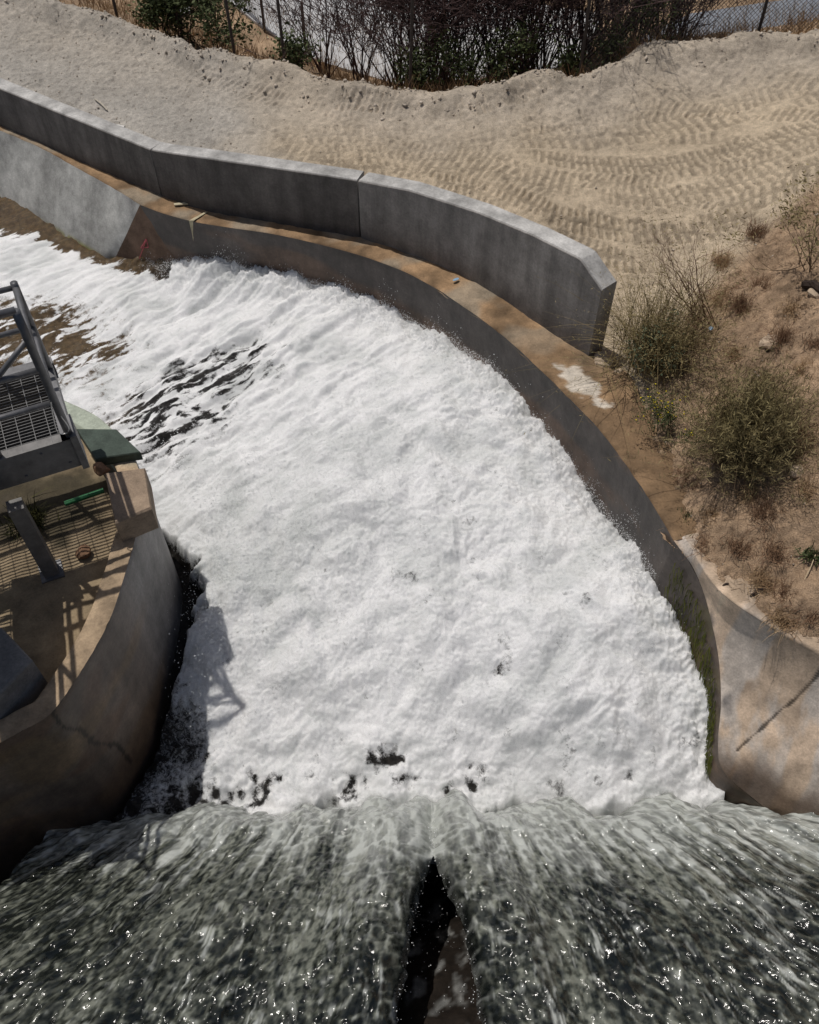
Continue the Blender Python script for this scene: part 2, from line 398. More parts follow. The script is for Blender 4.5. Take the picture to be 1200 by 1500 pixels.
# loose stones on the soil (nobody could count them)
N = 46000
sx = rng.uniform(-7.5, 8, N); sy = rng.uniform(4.5, 17.5, N)
den = .25 + .75 * (1 - sstep(-3, 0, sx + .12 * (sy - 12))) + .9 * sstep(-1.6, -.3, sy - berm_y(sx)) + .5 * sstep(2.2, 3.2, sx) * (sy < 10)
ok = (rng.random(N) < den * .6) & ~inpoly(sx, sy, HOLE) & (sy < berm_y(sx) + .4)
sx, sy = sx[ok], sy[ok]; r = .003 + .013 * rng.random(len(sx)) ** 5
Vp, Fp = tetras(np.stack([sx, sy, gz(sx, sy) + r * .2 + .004], 1), r, rng.uniform(.6, 1.4, (len(sx), 3)))
kc = 2000; cx_ = rng.uniform(-7.5, 8, kc); cb_ = berm_y(cx_); cy_ = np.where(np.arange(kc) < 900, cb_ - np.abs(rng.normal(0, .35, kc)), rng.uniform(4.5, 10.5, kc)); kk = (np.arange(kc) < 900) | ((cx_ > np.interp(cy_, [3, 6, 8, 9.5, 11], [2.4, 2.7, 3.2, 4.2, 5.4])) & ~inpoly(cx_, cy_, HOLE)); cx_, cy_ = cx_[kk], cy_[kk]; rc = .007 + .026 * rng.random(len(cx_)) ** 4
Vc, Fc = octas(np.stack([cx_, cy_, gz(cx_, cy_) + rc * .3 + .02], 1), rc, rng.uniform(.6, 1.5, (len(cx_), 3))); Vc = Vc + rng.normal(0, 1, Vc.shape) * np.repeat(rc, 6)[:, None] * .22
Vp = Vp + rng.normal(0, .001, Vp.shape)
Fp = np.vstack([Fp, Fc + len(Vp)]); Vp = np.vstack([Vp, Vc])
STONE = simple('stone_grit', (.46, .40, .33), .9, .2, 0, .45, 3, .3)
mobj('gravel', Vp, Fp, STONE, label='loose grit and pebbles scattered over the dirt', category='gravel', kind='stuff')

# ------------------------------------------------------------------ distant paving beyond the berm
def flat_poly(name, pts, mat, th=.05, **k):
    p = np.asarray(pts); n = len(p); V = np.vstack([p, p - [0, 0, th]])
    F = [tuple(range(n)), tuple(range(2 * n - 1, n - 1, -1))] + [(i, i + n, (i + 1) % n + n, (i + 1) % n) for i in range(n)]
    return mobj(name, V, F, mat, **k)
PAVE = simple('pale_concrete_paving', (.46, .46, .46), .85, .2, 0, .12, 1.2, .2)
ASPH = simple('blue_grey_asphalt', (.20, .215, .24), .9, .2, 0, .15, 4, .3)
zp = -1.24
flat_poly('pavement', PX([(325, -8, zp), (372, 30, zp), (425, 66, zp), (470, 90, zp), (640, 140, zp), (760, 110, zp), (860, 90, zp), (880, 20, zp), (720, -5, zp), (640, -30, zp), (545, -12, zp), (470, -60, zp)]), PAVE, kind='structure')
flat_poly('path', PX([(215, -20, zp), (246, 8, zp), (262, 22, zp), (282, 14, zp), (258, -14, zp), (240, -40, zp)]), PAVE, kind='structure')
flat_poly('road', PX([(930, 60, zp), (1010, 20, zp), (1130, 2, zp), (1330, -20, zp), (1340, 60, zp), (1100, 100, zp)]), ASPH, kind='structure')

# ------------------------------------------------------------------ low concrete walls along the channel (three pours)
topline = [(-260, 0), (-120, 78), (0, 130), (222, 220), (510, 262), (600, 279), (700, 311), (780, 344), (850, 379), (886, 431), (960, 640)]
def wall_top(B):
    for h in np.arange(.3, 2.2, .004):
        q = proj(B + np.array([0, 0, h]))
        if q[1] < np.interp(q[0], [a[0] for a in topline], [a[1] for a in topline]): return h
    return 1
def low_wall(sec, label, tint, endcap=None):
    base = cr(sec, 90) if len(sec) > 2 else lin(sec, 90)
    hs = np.array([wall_top(b) for b in base]); k = 9; hp = np.pad(hs, k // 2, mode='edge'); hs = np.convolve(hp, np.ones(k) / k, 'valid') if endcap is None else hs
    t = np.gradient(base, axis=0)[:, :2]; t /= np.linalg.norm(t, axis=1, keepdims=True); nr = np.stack([-t[:, 1], t[:, 0], 0 * t[:, 0]], 1)
    TH = .26; ch = .018
    if endcap: TH = .26
    up = np.array([0, 0, 1.])
    rows = [base - up * .3]
    for f in np.linspace(0, 1, 9)[1:-1]: rows.append(base + up * (hs * f)[:, None])
    rows += [base + up * (hs - ch)[:, None], base + up * hs[:, None] + nr * ch, base + up * hs[:, None] + nr * (TH - ch), base + up * (hs - ch)[:, None] + nr * TH, base + nr * TH - up * .4]
    G = np.stack(rows, 1); nu, nv = G.shape[:2]
    V = G.reshape(-1, 3); F = gridF(nu, nv).tolist()
    F += [[i for i in range(nv)], [(nu - 1) * nv + i for i in range(nv)][::-1]]
    n1 = fbm(V[:, 0] * 1.2, V[:, 1] * 1.2 + V[:, 2] * .6, 3, 4)
    col = np.array(tint)[None] * (1 + .22 * n1)[:, None]  # front shade put into the tint, paler on the curved section for grazing sun
    rowi = np.tile(np.arange(nv), nu); isT = (rowi >= nv - 4) & (rowi < nv - 1)
    col[isT] = np.array([.43, .42, .40]) * (1 + .12 * n1[isT])[:, None]
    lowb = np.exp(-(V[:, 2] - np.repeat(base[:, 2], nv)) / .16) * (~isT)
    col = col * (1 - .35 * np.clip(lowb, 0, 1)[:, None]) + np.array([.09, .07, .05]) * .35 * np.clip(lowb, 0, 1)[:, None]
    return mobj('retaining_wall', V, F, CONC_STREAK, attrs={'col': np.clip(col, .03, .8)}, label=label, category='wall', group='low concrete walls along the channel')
bl = LEDGE_OUT
j1, j2 = 5, 8
gap = lambda a, b, d: a + (b - a) / np.linalg.norm(b - a) * d
low_wall(np.vstack([bl[:j1], gap(bl[j1], bl[j1 - 1], .012)[None]]), 'long grey concrete wall running out of frame at the left, beside the gravel', (.165, .149, .134))
low_wall(np.vstack([gap(bl[j1], bl[j1 + 1], .012)[None], bl[j1 + 1:j2], gap(bl[j2], bl[j2 - 1], .012)[None]]), 'dark middle wall section between two vertical joints above the bench', (.132, .118, .107))
low_wall(np.vstack([gap(bl[j2], bl[j2 + 1], .012)[None], bl[j2 + 1:14]]), 'curved wall section with a sloped free end next to the brush', (.25, .23, .21), True)

# ------------------------------------------------------------------ outer training wall: face, bench, sloped apron, warped wing
tw = empty('channel_wall', P(640, 430, -2.5), label='long curved stained concrete wall with brown bench holding back the foaming water', category='wall')
nu = 700
cr_line = cr(CREST, nu)
zz = np.linspace(0, 1, 70)
G = np.stack([cr_line - np.array([0, 0, 1.]) * (3.0 * v) for v in zz], 1)
ridge_line = cr(RIDGE, 260)
G2 = np.stack([ridge_line * (1 - v) + np.stack([ridge_line[:, 0] - .0, ridge_line[:, 1], np.full(260, -3.2)], 1) * v for v in zz], 1)
def facecol(V, base):
    x, y, z = V.T
    n = fbm(x * 1.0 + y * .6, z * 1.2, 8, 4); n2 = fbm(x * 3 + y * 3, z * .7, 18, 4)
    c = np.array(base)[None] * (1 + .3 * n + .2 * n2)[:, None]
    brown = sstep(.0, .5, fbm(x * .8 + y * .8, z * 1.5, 28, 3))
    return c + (np.array([.15, .092, .060])[None] - c) * (brown * .7)[:, None]
zlow = np.linspace(0, 1, 70)[None, :, None]; line = np.vstack([cr_line, ridge_line[1:]]); bot = line.copy(); bot[:, 2] = -3.2
G2 = line[:, None] * (1 - zlow) + bot[:, None] * zlow
for nm, g in (('wall_face', G2),):
    V = g.reshape(-1, 3).copy(); V[:, 0] += .008 * fbm(V[:, 1] * 4, V[:, 2] * 4, 3, 3); c = facecol(V, (.080, .067, .060))
    if g is G2:
        m = sstep(-.1, .5, fbm(V[:, 1] * 3, V[:, 2] * 3, 14, 3)) * sstep(5.4, 5.0, V[:, 1]) * sstep(3.2, 3.9, V[:, 1])
        c = c * (1 - .5 * m[:, None]) + np.array([.075, .075, .015]) * .5 * m[:, None]
        c += np.array([.05, .03, .015]) * sstep(6.2, 4.6, V[:, 1])[:, None]
    mobj(nm, V, gridF(*g.shape[:2]), WETC, tw, True, {'col': np.clip(c, .015, .6)})
# bench
inner = np.vstack([cr(APRON_TOP, 200)[:-1], cr(CREST, 420)]); outer = np.vstack([cr(LEDGE_OUT[:6] - [0, 0, 0], 200)[:-1], cr(LEDGE_OUT[5:], 420)])
v = np.linspace(0, 1, 26)[None, :, None]
t = np.gradient(outer, axis=0); t /= np.linalg.norm(t, axis=1, keepdims=True); outx = outer + np.stack([-t[:, 1], t[:, 0], 0 * t[:, 0]], 1) * .2
B = inner[:, None] * (1 - v) + outx[:, None] * v
nz = fbm(B[..., 0] * 5, B[..., 1] * 5, 6, 4); B = B.copy()
edge = np.broadcast_to(np.exp(-v[..., 0] / .06), B.shape[:2])
B[..., 2] += .012 * nz - .03 * edge * (1 + perlin(B[..., 0] * 6, B[..., 1] * 6, 4)) + .002
V = B.reshape(-1, 3); vv = np.broadcast_to(v[..., 0], B.shape[:2]).ravel()
n1 = fbm(V[:, 0] * 2, V[:, 1] * 2, 50, 5)
c = np.array([.255, .165, .092])[None] * (1 + .55 * n1)[:, None]
ga = sstep(-.05, .4, fbm(V[:, 0] * 1.1, V[:, 1] * 1.1, 51, 3)) * sstep(7.5, 9.5, V[:, 1])
c = c + (np.array([.27, .235, .18]) - c) * (ga * .7)[:, None]
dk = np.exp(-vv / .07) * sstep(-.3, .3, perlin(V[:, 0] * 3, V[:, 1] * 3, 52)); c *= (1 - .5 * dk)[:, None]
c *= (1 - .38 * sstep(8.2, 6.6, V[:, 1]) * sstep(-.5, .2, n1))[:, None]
pale = P(852, 560, 0); dp = np.hypot((V[:, 0] - pale[0]) * 1.6 + (V[:, 1] - pale[1]) * .8, (V[:, 1] - pale[1]) * .8) + .12 * fbm(V[:, 0] * 6, V[:, 1] * 6, 53, 4)
pm = sstep(.30, .24, dp); c = c + (np.array([.56, .50, .42]) - c) * pm[:, None]
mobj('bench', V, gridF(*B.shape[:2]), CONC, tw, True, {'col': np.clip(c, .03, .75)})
# sloped apron on the left and its brown end panel
def slab(name, corners, nu, nv, colf, mat=CONC, parent=tw, nzs=.008):
    a, b, c_, d = [np.asarray(q, float) for q in corners]
    if a.ndim == 1: A_, D_ = lin([a, b], nu), lin([d, c_], nu)
    else: A_, D_ = a, b
    q = np.linspace(0, 1, nv)[None, :, None]; Gd = A_[:, None] * (1 - q) + D_[:, None] * q
    V = Gd.reshape(-1, 3).copy(); V[:, 2] += nzs * fbm(V[:, 0] * 3, V[:, 1] * 3, 9, 4)
    return mobj(name, V, gridF(nu, nv), mat, parent, True, {'col': np.clip(colf(V, np.tile(q.ravel(), nu)), .02, .8)})
za = -1.62
APB = PX([(-300, 160, za), (-120, 232, za), (0, 290, za), (60, 327, za), (110, 357, za), (145, 378, za), (166, 384, za)])
A_, D_ = cr(APRON_TOP, 160), cr(APB, 160); D2 = A_ + (D_ - A_) * 1.35
def apc(V, q):
    n = fbm(V[:, 0] * 1.1, V[:, 1] * 1.1, 33, 5); d = sstep(-.1, .45, fbm(V[:, 0] * .9 + 5, V[:, 1] * .5, 34, 3)) * sstep(-6.5, -4.2, V[:, 0])
    c = np.array([.40, .395, .37])[None] * (1 + .3 * n)[:, None]; c = c + (np.array([.20, .195, .19]) - c) * (d * .8)[:, None]
    m = sstep(.66, .735, q) * sstep(.80, .735, q) * sstep(-7.0, -5.4, V[:, 0]) * sstep(-.5, .1, fbm(V[:, 0] * 5, V[:, 1] * 5, 35, 3)); c = c + (np.array([.22, .21, .02]) - c) * m[:, None]
    w_ = sstep(.72, .8, q); return c + (np.array([.09, .06, .03]) - c) * (w_ * .8)[:, None]
slab('apron', (A_, D2, None, None) if False else (A_, D2, A_, D2), 160, 60, apc)
TL, BL_, BR, TR = P(205, 300, zl(205)), P(166, 384, za), P(245, 420, za - .05), P(292, 371, -1.02)
BLx = TL + (BL_ - TL) * 1.35; BRx = TR + (BLx - TL) * 1.0
slab('brown_panel', (TL, TR, BRx, BLx), 60, 60, lambda V, q: np.array([.165, .108, .075])[None] * (1 + .35 * fbm(V[:, 0] * 1.6, V[:, 1] * 1.6, 36, 5))[:, None])
# yellowish sealant in the joint, running over the bench and down the face
SEAL = simple('old_sealant', (.45, .40, .27), .8, .2, 0, .3, 12, .3)
s0, s1, s2, s3 = P(303, 312, zl(303)), P(281, 324, zl(281)), P(286, 345, -.68), P(292, 372, -1.03)
pts = [s0 + [0, 0, .022], s1 + [0, -.012, .02], s2 + [0, -.03, 0], s3 + [0, -.03, 0], s3 + [.02, -.08, -.25]]
wd = [.02, .035, .035, .05, .07]
V = []
for p_, w_ in zip(pts, wd): V += [p_ - [w_, 0, 0], p_ + [w_, 0, 0], p_ + [w_, .05, -.05], p_ + [-w_, .05, -.05]]
F = [(4 * i + a, 4 * i + (a + 1) % 4, 4 * i + 4 + (a + 1) % 4, 4 * i + 4 + a) for i in range(4) for a in range(4)]
mobj('joint_sealant', np.array(V), F, SEAL, tw)
# red sprayed arrow on the brown panel
RED = simple('red_paint', (.46, .11, .12), .7, .3, 0, .2, 30, 0)
def onpanel(px, py):
    n = np.cross(TR - TL, BL_ - TL); n /= np.linalg.norm(n); n = n if n[2] > 0 else -n
    d = _F + np.array([1., 0, 0]) * (px - 600) / _f - _U * (py - 750) / _f; C0 = np.array([0, 0, H])
    return C0 + d * (((TL - C0) @ n) / (d @ n)) + n * .03
segs = [((201, 391), (210, 366)), ((210, 366), (216, 349)), ((216, 349), (208, 362)), ((216, 349), (219, 361)), ((208, 362), (219, 361))]
mobj('arrow_mark', *tubes([onpanel(*a) for a, b in segs], [onpanel(*b) for a, b in segs], .008, .008, 5), RED, tw)
# warped wing
n1_, n2_ = 260, 240
A_, D_ = cr(RIDGE, n1_), cr(WTOP, n1_); q = np.linspace(0, 1, n2_)[None, :, None]
LIP = cr(WTOP + WOUT * .34 + [0, 0, .03], n1_)
Gd = A_[:, None] * (1 - q) + D_[:, None] * q
Gd = Gd.copy(); Gd[:, -14:] = D_[:, None] + (LIP - D_)[:, None] * np.linspace(0, 1, 14)[None, :, None]; Gd[..., 2] -= .10 * np.sin(np.pi * np.minimum(1, q[..., 0] * 1.06)) * np.minimum(1, np.linalg.norm(D_ - A_, axis=1))[:, None]
V = Gd.reshape(-1, 3).copy(); V[:, 2] += .010 * fbm(V[:, 0] * 2.6, V[:, 1] * 2.6, 9, 5)
pxy = proj(V); u_ = pxy[:, 0]; v_ = pxy[:, 1]
WX, WY = V[:, 0], V[:, 1]
def wl(pts, z): return cr(PX([(a, b, zz_) for (a, b), zz_ in zip(pts, z)])[:, :2], 30)
crack = wl([(1215, 975), (1180, 1003), (1160, 1018), (1130, 1048), (1105, 1070), (1090, 1086)], [-.05, -.2, -.35, -.6, -.8, -.95])
crk2 = wl([(1062, 1112), (1040, 1132), (1030, 1145)], [-1.3, -1.42, -1.5]); crk3 = wl([(1062, 1112), (1085, 1124), (1100, 1135), (1113, 1165)], [-1.3, -1.32, -1.35, -1.5])
wob = .012 * fbm(WX * 14, WY * 14, 60, 3)
cd_, cs_, _ = polydist(WX, WY, crack); wob = .016 * fbm(WX * 7, WY * 7, 60, 3)
cm = sstep(.020, .008, np.abs(cd_ + wob) * (1 + .8 * (cs_ > .9)))
n = fbm(WX * 1.5, WY * 1.5, 61, 5); st = fbm((WX * .8 + WY * .6) * 6, (WX * -.6 + WY * .8) * .8, 62, 4)
c = np.array([.54, .415, .305])[None] * (1 + .42 * n + .30 * st)[:, None]
gy = sstep(-.05, .3, fbm(WX * 2.6 + 3, WY * 1.1, 63, 5)); c = c + (np.array([.52, .47, .42]) - c) * (gy * .8)[:, None]
lo = sstep(-.95, -1.35, V[:, 2] + .2 * fbm(WX * 2, WY * 2, 64, 3)); c = c + (np.array([.105, .068, .045]) - c) * (lo * .85)[:, None]
dks = np.exp(-((q[..., 0] + 0 * Gd[..., 0]).ravel() / .12) ** 2) * sstep(-.1, .4, fbm(WX * 3, WY * 3, 66, 3)) * sstep(3.3, 3.8, WY); c = c + (np.array([.10, .10, .105]) - c) * (dks * .8)[:, None]
tp = sstep(.93, .96, (q[..., 0] + 0 * Gd[..., 0]).ravel() + .015 * fbm(WX * 6, WY * 6, 67, 3)); c = c + (np.array([.33, .25, .175]) - c) * (tp * .8)[:, None]
c = c * (1 - .8 * cm)[:, None]; V[:, 2] -= .012 * cm
mobj('wing', V, gridF(n1_, n2_), CONC, tw, True, {'col': np.clip(c, .015, .8)})
# hanging green weed on the wet face beside the jump
WEED = tint_mat('green_weed', (.02, .03, .008), (.16, .17, .02))
k = 1500; ti = rng.random(k) ** .8; base = np.stack([np.interp(ti, np.linspace(0, 1, 260), ridge_line[:, a]) for a in range(3)], 1)
zt = base[:, 2] - .15 - rng.random(k) * .75 * np.clip(1.2 - ti, .3, 1)
sel = (base[:, 1] < 5.4) & (base[:, 1] > 3.7); base = base[sel]; zt = zt[sel]; k = len(base)
p0 = np.stack([base[:, 0] - .012, base[:, 1], zt], 1); p1 = p0 + np.stack([rng.uniform(-.03, 0, k), rng.uniform(-.12, .02, k), rng.uniform(-.16, -.04, k)], 1)
Vw, Fw = tubes(p0, p1, .006, .001, 3); mobj('weed', Vw, Fw, WEED, tw, attrs={'tint': np.repeat(rng.random(k), 6)}, kind='stuff')

# ------------------------------------------------------------------ near left wall with its floor
lw = empty('pier_wall', P(205, 845, -2.5), label='rounded brown concrete wall at the left beneath the steel platform', category='wall')
ll = cr(LEFT, 420)
t = np.gradient(ll, axis=0)[:, :2]; t /= np.linalg.norm(t, axis=1, keepdims=True); ln = np.stack([t[:, 1], -t[:, 0], 0 * t[:, 0]], 1)
inn = ll + ln * .21
if ln[200, 0] > 0: inn = ll - ln * .21; ln = -ln
G = [ll - ln * .012 - np.array([0, 0, 3.2 * v]) + ln * (.012 if v == 0 else 0) for v in np.linspace(0, 1, 80)]
V = np.stack(G, 1).reshape(-1, 3).copy(); c = facecol(V, (.15, .115, .09))
grey = sstep(4.2, 5.2, V[:, 1]) ; c = c + (np.array([.22, .21, .205]) * (1 + .15 * fbm(V[:, 1] * 2, V[:, 2] * 2, 4, 3))[:, None] - c) * (grey * .85)[:, None]
och = sstep(.05, .5, fbm(V[:, 0] * 1.3, V[:, 2] * 1.6, 44, 3)) * (1 - grey); c = c + (np.array([.21, .14, .075]) - c) * (och * .6)[:, None]
lo = sstep(-1.0, -1.5, V[:, 2]) * (1 - grey); c = c + (np.array([.085, .055, .042]) - c) * (lo * .6)[:, None]
ck = cr(np.array([[*P(75, 1047, .28)[[0, 2]]], [*P(95, 1075, 0)[[0, 2]]]]), 2) if False else None
c0 = P(76, 1048, .3); cp = np.array([[c0[0], .3], [c0[0] + .01, .0], [c0[0] + .06, -.25], [c0[0] + .07, -.6], [c0[0] + .14, -1.1], [c0[0] + .15, -1.6]])
sel = V[:, 1] < 4.3
d_, _, _ = polydist(V[:, 0], V[:, 2], cp); cm = sstep(.014, .004, d_ + .01 * fbm(V[:, 0] * 12, V[:, 2] * 12, 9, 3)) * sel; c *= (1 - .75 * cm)[:, None]
mobj('wall_face', V, gridF(420, 80), WETC, lw, True, {'col': np.clip(c, .015, .6)})
q = np.linspace(0, 1, 14)[None, :, None]; K = ll[:, None] * (1 - q) + inn[:, None] * q; K = K.copy(); K[..., 2] += .012 * fbm(K[..., 0] * 6, K[..., 1] * 6, 7, 4)
drop_ = inn - [0, 0, .30]; K = np.concatenate([K, drop_[:, None]], 1)
V = K.reshape(-1, 3); c = np.array([.35, .26, .17])[None] * (1 + .4 * fbm(V[:, 0] * 3, V[:, 1] * 3, 46, 5))[:, None]
pt = sstep(6.15, 6.5, V[:, 1]); c = c + (np.array([.40, .44, .36]) - c) * pt[:, None]
mobj('coping', V, gridF(420, 15), CONC, lw, True, {'col': np.clip(c, .03, .7)})
fx = np.linspace(-8, -2.3, 200); fy = np.linspace(2.0, 7.6, 200); FX, FY = np.meshgrid(fx, fy, indexing='ij')
FZ = .07 + .015 * fbm(FX * 3, FY * 3, 70, 4); Fq = gridF(200, 200)
fpoly = [tuple(v[:2]) for v in (ll + ln * .15)] + [(-9, 1.5), (-9, 8), (-4.8, 8)]
mid = (np.stack([FX, FY], -1).reshape(-1, 2)[Fq]).mean(1); Fq = Fq[inpoly(mid[:, 0], mid[:, 1], fpoly)]
V = np.stack([FX, FY, FZ], -1).reshape(-1, 3); c = np.array([.42, .32, .20])[None] * (1 + .3 * fbm(V[:, 0] * 2, V[:, 1] * 2, 71, 5))[:, None]
mo = P(60, 735, .07); mm = sstep(.75, .35, np.hypot((V[:, 0] - mo[0]) * .8, V[:, 1] - mo[1]) + .25 * fbm(V[:, 0] * 3, V[:, 1] * 3, 72, 4)); c = c + (np.array([.045, .04, .022]) - c) * (mm * .85)[:, None]; c = c * .66  # dark mossy patch, also standing in for shade beneath the platform
V, Fq, A = compact(V, Fq, {'col': np.clip(c, .03, .7)})
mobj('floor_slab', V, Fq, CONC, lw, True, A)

# ------------------------------------------------------------------ things under and on the platform
def block(name, corners, z0, z1, mat, col, label, cat, bev=.02, **k):
    p = np.asarray([q[:2] for q in corners]); n = len(p); ctr = p.mean(0)
    ins = ctr + (p - ctr) * (1 - bev / np.linalg.norm(p - ctr, axis=1, keepdims=True))
    V = np.vstack([np.c_[p, np.full(n, z0)], np.c_[p, np.full(n, z1 - bev)], np.c_[ins, np.full(n, z1)]])
    F = [(i, (i + 1) % n, (i + 1) % n + n, i + n) for i in range(n)] + [(i + n, (i + 1) % n + n, (i + 1) % n + 2 * n, i + 2 * n) for i in range(n)] + [tuple(range(2 * n, 3 * n)), tuple(range(n - 1, -1, -1))]
    c = np.array(col)[None] * np.ones((len(V), 1))
    return mobj(name, V, F, mat, attrs={'col': c}, label=label, category=cat, **k)
zb = .62
block('concrete_block', [P(153, 692, zb), P(212, 684, zb), P(222, 744, zb), P(168, 766, zb)], .30, zb, CONC, (.30, .225, .16), 'squat brown concrete block on the wall crossed by two railing shadows', 'block')
zb = .55
block('concrete_block', [P(-70, 905, zb), P(2, 918, zb), P(47, 966, zb), P(-60, 1080, zb)], .06, zb, CONC, (.22, .21, .20), 'grey concrete block cut off by the left edge, on the shadowed floor', 'block')
zb = .42
block('painted_slab', [P(112, 628, zb), P(170, 628, zb), P(206, 662, zb), P(140, 672, zb)], .30, zb, CONC, (.065, .085, .07), 'faded green painted slab on top of the rounded wall', 'slab', .01)
GREEN = simple('green_paint', (.03, .16, .06), .6, .4, 0, .3, 12, .2)
a, b = P(95, 738, .2), P(152, 718, .2)
mobj('green_bar', *tubes([a], [b], .03, .03, 4), GREEN, label='short green painted bar lying on the floor below the platform', category='bar')

zt = 1.5
C0_, C1_, C2_ = P(110, 641, zt), P(76, 553, zt), P(-60, 692, zt)
ex = (C2_ - C0_); ex /= np.linalg.norm(ex); ey = (C1_ - C0_); Ly = np.linalg.norm(ey); ey = ey - ex * (ey @ ex); ey /= np.linalg.norm(ey); ez = np.array([0, 0, 1.])
Lx = 2.6
pf = empty('steel_platform', P(75, 838, .07), label='grey steel platform with pipe railing and open grating at the left edge', category='platform')
def chan(o, d, Ld, inw, depth=.36, fl=.09, th=.012):
    return join([boxVF(o - ez * depth, d * Ld, inw * th, ez * depth), boxVF(o + inw * th - ez * th, d * Ld, inw * fl, ez * th), boxVF(o + inw * th - ez * depth, d * Ld, inw * fl, ez * th)])
V, F = chan(C0_, ex, Lx, ey); st_ = mobj('stringer', V, F, STEEL_L, pf)
bolts = []
for i in range(9):
    for dz in (-.07, -.28):
        if (i + (dz < -.1)) % 2 == 0 or i > 5: continue
        o = C0_ + ex * (.12 + .2 * i) + ez * dz; bolts.append((o, o - ey * .012))
bv = tubes([b_[0] for b_ in bolts], [b_[1] for b_ in bolts], .011, .009, 8)
for i, (a, b) in enumerate(bolts):
    vv_, ff_ = tubes([a], [b], .013, .011, 8); ff_ = [tuple(f) for f in ff_.tolist()] + [tuple(range(8, 16))]
    mobj('bolt', vv_, ff_, STEEL, st_)
V, F = chan(C0_ + ex * .014, ey, Ly + .3, ex, .2); mobj('edge_beam', V, F, STEEL, pf)
V, F = chan(C0_ + ey * (Ly + .3), ex, Lx, -ey, .2); mobj('edge_beam', V, F, STEEL, pf)
V, F = boxVF(C0_ - ez * .4 - ey * .016 - ex * .02, ex * .06, ey * .3, ez * .43); mobj('end_plate', V, F, STEEL, pf)
bars = []
D = Ly + .26; y = .03
while y < D:
    bars.append(boxVF(C0_ + ey * y + ex * .03 - ez * .035, ex * (Lx - .06), ey * .006, ez * .033)); y += .04
x = .06
while x < Lx:
    bars.append(boxVF(C0_ + ey * .02 + ex * x - ez * .010, ex * .006, ey * (D - .02), ez * .0105)); x += .13
V, F = join(bars); mobj('grating', V, F, GRATE, pf, kind='stuff')
# the walkway goes on toward the viewer, along the left
w0 = np.array([-3.24, 3.3, zt]); w1_ = np.array([-3.86, 5.45, zt]); wl_ = np.linalg.norm(w1_ - w0); wd_ = (w1_ - w0) / wl_; wi = np.array([-wd_[1], wd_[0], 0])
V, F = chan(w0, wd_, wl_, wi, .30); mobj('stringer', V, F, STEEL_L, pf)
V, F = boxVF(w0 + wi * .11 - ez * .02, wd_ * wl_, wi * .36, ez * .012); mobj('shade_plate', V, F, STEEL_L, pf)  # unseen solid plate, added to cast a dark band on the floor
bars = [boxVF(w0 + wd_ * (.02 + .045 * i) + wi * .48 - ez * .035, wi * 1.7, wd_ * .009, ez * .033) for i in range(int(wl_ / .045))] + [boxVF(w0 + wi * (.48 + .14 * i) + wd_ * .02 - ez * .01, wi * .009, wd_ * (wl_ - .04), ez * .0105) for i in range(13)]
V, F = join(bars); mobj('grating', V, F, GRATE, pf, kind='stuff')
for yy_ in (.1, 1.1, 2.1): V, F = pipe(lin([w0 + wd_ * yy_ + wi * .06 - ez * .1, w0 + wd_ * yy_ + wi * .06 + ez * 1.1], 4), .026); mobj('post', V, F, STEEL, pf, True)
for hz_ in (.55, 1.1): V, F = pipe(lin([w0 + wi * .06 + ez * hz_, w1_ + wi * .06 + ez * hz_], 4), .024); mobj('rail', V, F, STEEL, pf, True)
for dd_ in (.95, 1.6): V, F = boxVF(w0 + wi * dd_ - ez * .3, wd_ * wl_, wi * .1, ez * .26); mobj('joist', V, F, STEEL, pf)
cb = P(76, 838, .07); ct = np.array([cb[0], cb[1], zt - .36])
V, F = boxVF(cb - ex * .07 - ey * .07, ex * .14, ey * .14, ct - cb); mobj('column', V, F, STEEL_L, pf)
V, F = boxVF(cb - ex * .11 - ey * .11, ex * .22, ey * .22, ez * .02); mobj('foot_plate', V, F, STEEL, pf)
hp = 1.42
r_ = .033
top = C0_ + ez * hp + ex * .04 + ey * .05
p_c = C0_ + ex * .04 + ey * .05
def rail(name, pts, r=r_): V, F = pipe(pts, r); return mobj(name, V, F, STEEL, pf, True)
rail('post', lin([p_c - ez * .1, top], 6), .036)
for xo in (.62, 1.3, 2.0): rail('post', lin([p_c + ex * xo - ez * .05, p_c + ex * xo + ez * hp], 5))
for hz_, rr in ((hp, .034), (.80, .03), (.42, .028)): rail('rail', lin([p_c + ez * hz_ - ex * .0, p_c + ez * hz_ + ex * (Lx - .1)], 5), rr)
pc2 = p_c + ey * (Ly + .1)
rail('post', lin([pc2 - ez * .1, pc2 + ez * 1.0], 5))
for hz_, rr in ((.95, .03), (.5, .026)): rail('rail', lin([p_c + ez * hz_, pc2 + ez * hz_], 5), rr)
for hz_, rr in ((.95, .026), (.5, .026)): rail('rail', lin([pc2 + ez * hz_, pc2 + ez * hz_ + ex * (Lx - .1)], 5), rr)
for xo in (.45, .95): rail('post', lin([pc2 + ex * xo - ez * .1, pc2 + ex * xo + ez * .98], 5), .026)
rail('brace', lin([p_c + ez * 1.13, p_c + ez * .60 + ex * .62], 4), .024)
# loop hook hanging from the rail
WIRE = simple('bright_wire', (.62, .62, .6), .35, .5, .6, .1, 20, 0)
o = p_c + ez * .42 + ex * .03 - ey * .03
pts = [o + ez * .03, o + ex * .02 - ez * .05, o + ex * .05 - ez * .3, o + ex * .0 - ez * .36, o - ex * .05 - ez * .31, o - ex * .03 - ez * .14]
V, F = pipe(cr(pts, 24), .006, 6); mobj('snap_hook', V, F, WIRE, label='bright wire loop hook hanging from the platform rail', category='hook')
